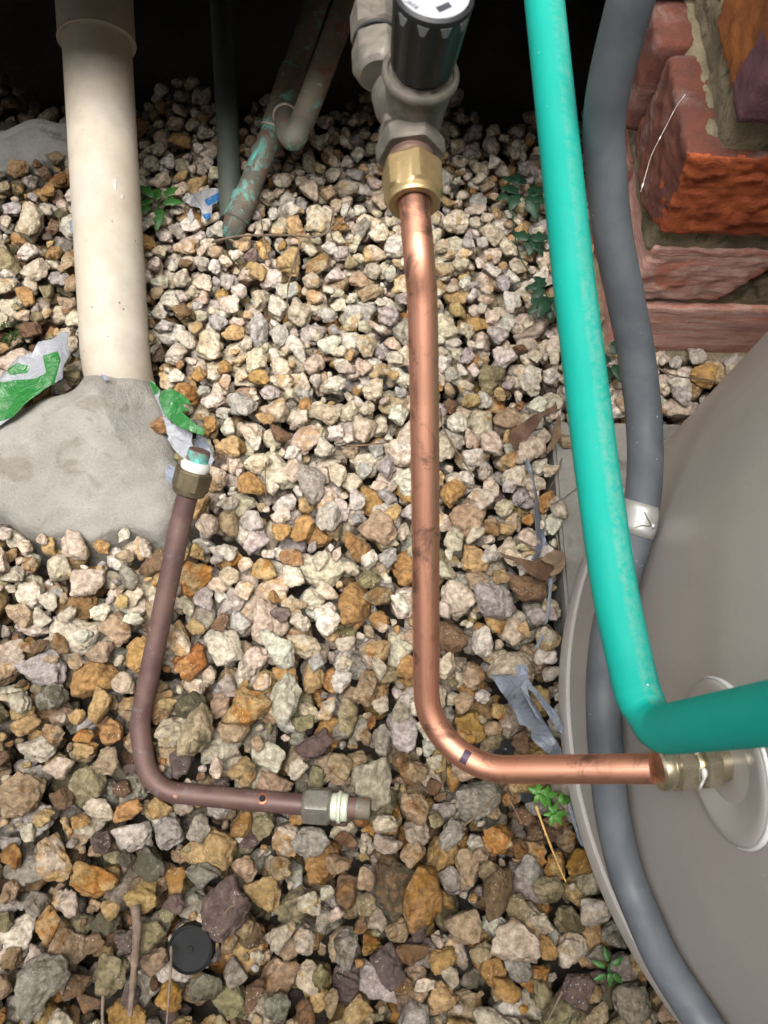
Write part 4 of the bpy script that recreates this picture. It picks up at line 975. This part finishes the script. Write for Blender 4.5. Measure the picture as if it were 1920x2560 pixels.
sheet('plastic_strip', cr4([(215, 480), (250, 520), (275, 580), (300, 720), (330, 850), (345, 960), (370, 1090), (410, 1215), (380, 1245), (320, 1280), (270, 1290), (300, 1240), (315, 1150), (300, 1000), (290, 900), (300, 830), (285, 700), (262, 620), (222, 580)]),
      lambda u, v: .010 + .012 * math.sin(u * 6), M['film_grey'], 'narrow strip of grey-blue plastic film between the gravel and the slab', 'plastic strip', None, .003, 90)
sheet('plastic_strip', cr4([(402, 1430), (438, 1425), (432, 1500), (412, 1640), (400, 1760), (375, 1790), (395, 1640), (405, 1520)]), lambda u, v: .008, M['film_grey'], 'thin tail of grey film below the brown leaf by the slab', 'plastic strip', None, .002, 50)
cr5 = lambda L: [(1160 + x / 2.183, 1450 + y / 2.183) for x, y in L]
sheet('grey_plastic', cr5([(145, 515), (200, 520), (250, 515), (290, 530), (330, 580), (370, 650), (420, 740), (480, 840), (530, 920), (550, 985), (520, 990), (470, 955), (400, 900), (365, 860), (375, 810), (300, 785), (280, 720), (240, 660), (195, 600)]),
      lambda u, v: .022 + .010 * math.sin(v * 7 + u * 3), M['film_grey'], 'crumpled sheet of grey-blue plastic lying against the tank base', 'plastic sheet', None, .009, 70)
sheet('plastic_strip', cr5([(285, 470), (315, 455), (345, 470), (350, 540), (370, 570), (440, 650), (500, 720), (545, 800), (548, 850), (520, 830), (450, 720), (380, 620), (345, 590), (360, 660), (420, 760), (400, 760), (335, 640), (290, 540)]), lambda u, v: .032 - .006 * v, M['film_grey'], 'twisted grey plastic ribbons on top of the crumpled sheet', 'plastic strip', None, .006, 80)
sheet('plastic_strip', cr5([(385, 370), (425, 300), (440, 305), (400, 375)]), lambda u, v: .010, M['film_grey'], 'short grey strip of film between stones above the crumpled sheet', 'plastic strip', None, .001, 24)
sheet('plastic_strip', [(1425, 2005), (1436, 2040), (1450, 2090), (1462, 2120), (1450, 2110), (1432, 2060), (1420, 2015)], lambda u, v: .0, M['film_grey'], 'sliver of grey film under the tank rim below the copper pipe', 'plastic strip', None, .001, 40)
sheet('black_plastic', cr5([(135, 965), (150, 930), (195, 920), (205, 880), (235, 862), (258, 905), (280, 915), (270, 950), (290, 985), (270, 1030), (200, 1030), (150, 1000)]), lambda u, v: .018 + .014 * math.exp(-((u - .6) ** 2 + (v - .35) ** 2) * 9), M['film_black'], 'crumpled scrap of shiny black plastic above the copper bend', 'plastic scrap', None, .006, 40, .0006, .6)
sheet('black_plastic', cr5([(300, 1160), (370, 1165), (375, 1210), (330, 1215), (305, 1195)]), lambda u, v: .012, M['film_black'], 'small black plastic scrap below the copper pipe beside the green weed', 'plastic scrap', None, .004, 22, .0006, .6)
bl = in_px([(510, 500), (552, 478), (552, 500), (520, 516)]); bl2 = in_px([(505, 535), (528, 532), (526, 550), (512, 548)])
sheet('crumpled_wrapper', [(455, 500), (490, 482), (530, 470), (553, 468), (553, 500), (530, 512), (527, 545), (512, 552), (500, 520), (478, 515)], lambda u, v: .012 + .006 * math.sin(u * 9), M['film_blue'], 'crumpled white and blue wrapper beside the dark pipe', 'wrapper', lambda x, y: bl(x, y) or bl2(x, y), .005, 40, .0004, .8)
sheet('wrapper_scrap', [(468, 535), (478, 520), (486, 545), (476, 560)], lambda u, v: .012, M['film_blue'], 'small white scrap of film below the blue and white wrapper', 'wrapper', None, .002, 20)
sheet('bag_shred', [(172, 555), (184, 545), (190, 585), (176, 580)], lambda u, v: .02, M['film_grey'], 'tiny pale scrap against the left side of the drain pipe', 'plastic scrap', None, .002, 16)
sheet('dry_leaf', cr4([(95, 300), (200, 240), (290, 175), (380, 140), (440, 110), (455, 70), (470, 130), (440, 150), (360, 190), (320, 260), (250, 340), (215, 420), (195, 455), (150, 430), (105, 385), (90, 350), (110, 320)]),
      lambda u, v: .026 + .012 * math.sin((u - v) * 3), M['dry_leaf'], 'curled dark brown dry leaf lying on pale stones beside the slab corner', 'dry leaf', None, .005, 50, .0009)
sheet('dry_leaf', cr4([(478, 165), (495, 200), (498, 290), (500, 330), (470, 390), (440, 430), (400, 475), (385, 465), (390, 430), (425, 370), (430, 300), (450, 250)]), lambda u, v: .024 + .006 * math.sin(v * 5), M['dry_pale'], 'narrow rolled tan dry leaf hanging over the slab corner', 'dry leaf', None, .004, 44, .0012)
sheet('dry_leaf', cr4([(20, 1225), (80, 1250), (180, 1275), (290, 1300), (340, 1270), (420, 1250), (450, 1290), (480, 1330), (420, 1400), (380, 1450), (330, 1440), (260, 1400), (200, 1330), (120, 1290), (60, 1270)]), lambda u, v: .022 + .008 * math.sin(u * 4), M['dry_leaf'], 'dark brown dry leaf crossing the grey film beside the slab edge', 'dry leaf', None, .004, 56, .0009)
sheet('dry_leaf', cr4([(345, 1280), (400, 1235), (460, 1212), (510, 1225), (538, 1270), (530, 1340), (490, 1390), (420, 1415), (410, 1400), (450, 1360), (440, 1330), (380, 1310)]), lambda u, v: .026 + .008 * u, M['dry_pale'], 'rounded tan dry leaf resting on the edge of the slab', 'dry leaf', None, .004, 40, .0009)
chp = settle(.020, [(pz(1588, 1004, .012)[0] + a, pz(1588, 1004, .012)[1] + b) for a in (0, .003) for b in (0, .003)], None, .1, True)
if chp:
    finish_k = dict(chp); chp['kind'] = 'red'; finish(chp); Vl = SHAPES[chp['k']][0] @ chp['R'].T * .0115
    me = np_mesh('brick_chip', Vl, ICO4F); stone_attrs(me, Vl, chp['attr'], rng.uniform(-3, 3, 3)); o = link('brick_chip', me, M['stone']); o.location = Vector(chp['pos'])
    tag(o, 'small orange-red brick chip among the stones behind the grey hose', 'brick chip')

# ------------------------------------------------------------------ old concrete edge behind the drain pipe, black cap
def block_z(X, Y):
    P = np.stack([X, Y, 0 * X], -1); return .004 * snoise(P, 20, 1) + .002 * snoise(P, 80, 2)
oc = [pz(-120, 445, .0), pz(172, 400, .0), pz(200, 312, .035), pz(-120, 350, .035)]
oc = [np.array(p) for p in oc]; nseg = 22; V = []; Fc = []
back = [oc[3] + np.array([0, .010, .0]), oc[2] + np.array([0, .010, .0])]
rows = [(oc[0] + np.array([0, 0, -.05]), oc[1] + np.array([0, 0, -.05])), (oc[0], oc[1]), (oc[0] * .5 + oc[3] * .5, oc[1] * .5 + oc[2] * .5), (oc[3], oc[2]), (back[0], back[1]), (back[0] + np.array([0, .05, -.12]), back[1] + np.array([0, .05, -.12]))]
for a, b in rows:
    for k in range(nseg + 1):
        p = a + (b - a) * k / nseg; V.append(p + .004 * snoise(p, 40, 1) + .002 * snoise(p, 120, 2))
for r_ in range(len(rows) - 1):
    for k in range(nseg): b = r_ * (nseg + 1) + k; Fc.append((b, b + 1, b + nseg + 2, b + nseg + 1))
Fc.append(tuple(r_ * (nseg + 1) for r_ in range(len(rows)))); Fc.append(tuple(r_ * (nseg + 1) + nseg for r_ in reversed(range(len(rows)))))
tag(link('concrete_block', py_mesh('concrete_block', V, Fc), M['old_concrete'], None, False), 'dusty grey concrete block edge in the shade behind the drain pipe', 'concrete block')
cpos = cp0.copy(); cpos[2] = -.030
cap = lathe('rubber_plug', frame(cpos, Vector((-.10, -.14, 1))), [(.0195, -.016), (.0200, -.002), (.0196, .0010), (.0180, .0018), (.0172, .0002), (.0030, -.0006), (.0026, .0006), (.0002, .0008)], M['cap_black'], None, 48, 40)
tag(cap, 'round black rubber cap sunk in the gravel near the bottom of the scene', 'cap')

# ------------------------------------------------------------------ plants, twigs, straw, cobweb
def leaf_mesh(L, W, droop, fold, teeth=0):
    n = 7; V, Fc = [], []
    for i in range(n):
        t = i / (n - 1); w = W * .5 * math.sin(math.pi * min(1, t ** .8 * .96 + .03)) * (1 + (.22 * (1 if i % 2 else -1) if teeth and 0 < i < n - 1 else 0))
        z = -droop * t * t * L
        V += [(t * L, w, z + fold * w), (t * L, 0, z), (t * L, -w, z + fold * w)]
    for i in range(n - 1):
        b = i * 3; Fc += [(b, b + 3, b + 4, b + 1), (b + 1, b + 4, b + 5, b + 2)]
    return py_mesh('leaf', V, Fc)
def weed(name, label, stem_px, leaves, mat, lift=.012, stem_r=.0007, teeth=1):
    """leaves: (px, py base, heading in degrees (0 = +X), length, width, droop)"""
    pts = [pg(x, y, l) for x, y, l in stem_px]; root = empty(name, pts[0], label, 'weed')
    if len(pts) > 1: sweep('stem', catmull(pts, 6), stem_r, mat, root, 7)
    for (x, y, hd, L, W, dr) in leaves:
        p = pg(x, y, lift + rng.uniform(-.002, .004)); me = leaf_mesh(L, W, dr, .35, teeth); me.materials.append(mat)
        me.polygons.foreach_set('use_smooth', [True] * len(me.polygons))
        o = bpy.data.objects.new('leaf', me); COL.objects.link(o); o.parent = root; o.matrix_parent_inverse = Matrix.Translation(root.location).inverted()
        o.location = Vector(p); o.rotation_euler = (rng.uniform(-.2, .2), rng.uniform(-.25, .1), R_(hd)); solid(o, .0003)
    return root
lv = []
for (x, y, hs) in ((1348, 1985, (20, 90, 160, 230, -50)), (1385, 2035, (10, 70, 130, 190, 250, -55)), (1362, 1992, (60, 0, -60)), (1400, 2008, (80, 20))):
    lv += [(x, y, h + random.uniform(-12, 12), random.uniform(.009, .0135), random.uniform(.0045, .006), .25) for h in hs]
weed('weed', 'small bright green weed growing by the tank rim below the copper pipe', [(1440, 1992, .004), (1400, 1990, .012), (1362, 1985, .014), (1385, 2030, .014)], lv, M['leaf_bright'])
lv = [(395 + dx, 500 + dy, h, random.uniform(.015, .024), .011, .2) for dx, dy, h in ((0, 0, 100), (12, 8, 10), (-14, 6, 175), (4, 22, -80), (-10, -6, 140), (18, -8, 50), (8, 30, -100), (-18, 18, 220))]
weed('weed', 'green clover-like weed in the shade right of the drain pipe', [(395, 530, .0), (395, 505, .012)], lv, M['leaf_mid'])
lv = []
for (x, y, hs, L) in ((1296, 485, (200, 150, 250), .026), (1320, 490, (-80, -20, 40), .030), (1325, 600, (-100, 150, 20, -40), .024), (1360, 720, (180, 120, 220), .022), (1370, 745, (-110, -80, -60, -130), .028), (1290, 460, (90, 140, 40), .022)):
    lv += [(x, y, h + random.uniform(-10, 10), L * random.uniform(.8, 1.1), L * .55, .25) for h in hs]
weed('creeper', 'dark green creeper with toothed leaves climbing through stones left of the green pipe', [(1284, 500, .012), (1283, 560, .012), (1298, 635, .010), (1322, 680, .010), (1362, 730, .010), (1385, 790, .010)], lv, M['leaf_dark'], .014)
lv = [(1525 + dx, 895 + dy, h, .022, .015, .2) for dx, dy, h in ((0, 0, 200), (8, 16, -70), (-4, 22, -110), (6, -8, 60), (16, 26, -30))]
weed('creeper', 'dark green rounded leaves between the green pipe and the grey hose', [(1500, 880, .01), (1528, 905, .012)], lv, M['leaf_dark'], .016, teeth=0)
lv = [(1520 + dx, 2405 + dy, h, .012, .005, .2) for dx, dy, h in ((0, 0, 100), (10, 8, 30), (-6, 12, 160), (4, 26, -90), (12, 30, -40), (-4, 32, 200))]
weed('weed', 'tiny green sprig on brown stones close to the tank rim', [(1520, 2440, .002), (1522, 2410, .008)], lv, M['leaf_mid'], .008)
def tuft(name, label, px, py_, r, n, mat, h):
    c = pg(px, py_); V, Fc = [], []
    for _ in range(n):
        a, q = rng.uniform(0, 6.28), r * math.sqrt(rng.random()); x, y = c[0] + q * math.cos(a), c[1] + q * math.sin(a); z = hz(x, y, hm) - .001
        L, w, b = h * rng.uniform(.5, 1.2), .0006, rng.uniform(0, 6.28); lean = np.array([math.cos(b), math.sin(b), 0]) * L * .6
        s_ = np.array([-math.sin(b), math.cos(b), 0]) * w; p = np.array([x, y, z]); k = len(V)
        V += [p - s_, p + s_, p + lean * .5 + np.array([0, 0, L * .6]), p + lean + np.array([0, 0, L * .7])]; Fc += [(k, k + 1, k + 2), (k + 1, k + 3, k + 2)]
    o = link(name, py_mesh(name, V, Fc), mat); return tag(o, label, 'moss', kind='stuff')
tuft('moss_clump', 'dark green moss clump on a pale stone at the left edge', 26, 832, .012, 260, M['moss'], .007)
def twig(name, pts, r, mat, label, cat='twig', group=None, lift=.002):
    P = [pg(x, y, lift + (l if l else 0)) for x, y, l in pts]; cp_ = catmull(P, 9); rr = np.interp(np.linspace(0, 1, len(cp_)), [0, 1], [r, r * .55]) * (1 + .12 * rng.standard_normal(len(cp_)))
    return tag(sweep(name, cp_, rr, mat, None, 8), label, cat, group)
twig('twig', [(338, 2265, .004), (343, 2330, .006), (335, 2420, .008), (325, 2540, .006)], .0042, M['twig'], 'thick grey-brown twig pressed between stones left of the black cap')
twig('twig', [(322, 2390, .004), (345, 2440, .006), (372, 2490, .004)], .0017, M['twig'], 'short thin twig crossing the thick twig near the black cap')
twig('twig', [(428, 2365, .012), (427, 2420, .016), (420, 2520, .012), (415, 2580, .01)], .0013, M['twig'], 'thin upright stalk beside the black cap')
twig('twig', [(258, 2490, .01), (256, 2540, .012), (260, 2600, .01)], .0016, M['twig'], 'short stalk at the bottom left among the stones')
twig('twig', [(530, 605, .004), (600, 590, .006), (720, 588, .006), (800, 590, .006), (860, 545, .006), (880, 500, .004)], .0014, M['twig'], 'long thin dark twig lying across the stones under the corroded pipe')
twig('twig', [(650, 530, .004), (660, 600, .008), (672, 650, .006)], .0011, M['twig'], 'thin stalk standing by the foot of the corroded pipe')
twig('twig', [(835, 520, .003), (826, 570, .006), (832, 600, .004)], .0011, M['twig'], 'small curved twig at the end of the long dark twig')
twig('twig', [(753, 605, .006), (735, 660, .008), (720, 720, .006), (718, 800, .005)], .0012, M['twig'], 'upright brown stalk lying on pale stones below the corroded pipe')
twig('twig', [(1100, 1020, .004), (1108, 1070, .006), (1150, 1140, .006), (1180, 1185, .004)], .0012, M['twig'], 'bent brown stem right of the copper pipe on pale stones')
twig('twig', [(870, 1115, .006), (920, 1112, .008), (975, 1106, .006)], .0011, M['dry_pale'], 'pale straight stalk pointing at the copper pipe')
twig('twig', [(665, 1155, .006), (663, 1200, .009), (666, 1245, .006)], .0008, M['twig'], 'thin dark stalk standing among stones right of the brown pipe nut')
twig('twig', [(1640, 918, .012), (1690, 940, .014), (1760, 948, .014), (1830, 965, .012)], .0012, M['twig'], 'dark thin stem on the stones at the foot of the brick pier')
twig('twig', [(1378, 1262, .004), (1410, 1245, .002), (1440, 1222, .001)], .0007, M['twig'], 'hair-thin dark stem on the slab pointing at the green pipe')
twig('twig', [(1405, 1145, .001), (1390, 1190, .001), (1372, 1225, .004)], .0006, M['dry_pale'], 'fine pale stem lying on the slab corner')
twig('twig', [(1392, 1337, .001), (1396, 1370, .002), (1398, 1385, .004)], .0011, M['twig'], 'short leaf stalk on the slab above the rounded leaf')
twig('straw', [(1340, 2015, .012), (1365, 2085, .016), (1395, 2160, .012), (1415, 2205, .006)], .0013, M['straw'], 'yellow straw blade lying below the bright green weed', 'straw')
twig('straw', [(1160, 2065, .006), (1200, 2030, .01), (1240, 1985, .008)], .0008, M['dry_pale'], 'thin pale straw under the horizontal copper pipe', 'straw')
twig('straw', [(1268, 1990, .006), (1290, 2030, .008), (1305, 2060, .004)], .0007, M['dry_pale'], 'fine bent straw beside the wet stones below the copper pipe', 'straw')
twig('twig', [(1405, 2480, .006), (1390, 2510, .01), (1370, 2550, .006)], .0012, M['twig'], 'dark short twig between stones at the bottom edge')
twig('twig', [(560, 2290, .0), (572, 2270, .0), (590, 2262, .0)], .0006, M['dry_pale'], 'tiny pale stem on a dark maroon stone')
wp = [py(x, y, FY0 - .010) if False else pd(x, y, .600) for x, y in ((1714, 235), (1690, 268), (1668, 310), (1650, 345), (1630, 385), (1616, 430), (1602, 480))]
sweep_o = sweep('cobweb', catmull(wp, 6), np.abs(.00013 + .00035 * np.maximum(0, rng.standard_normal(37) - .6)), M['web'], None, 5)
tag(sweep_o, 'white cobweb thread with bits caught on it across the brick pier', 'cobweb')

# ------------------------------------------------------------------ what belongs together
GROUPS = {'twig': 'twigs and stalks fallen on the gravel', 'dry_leaf': 'dry leaves by the slab', 'straw': 'straws near the copper bend', 'weed': 'small weeds in the gravel',
          'creeper': 'creeper leaves near the green pipe', 'plastic_strip': 'strips of grey film along the slab', 'bag_shred': 'shreds of the torn bag', 'black_plastic': 'black plastic scraps by the copper bend'}
for o in SC.objects:
    k = o.name.split('.')[0]
    if o.parent is None and k in GROUPS and 'category' in o: o['group'] = GROUPS[k]
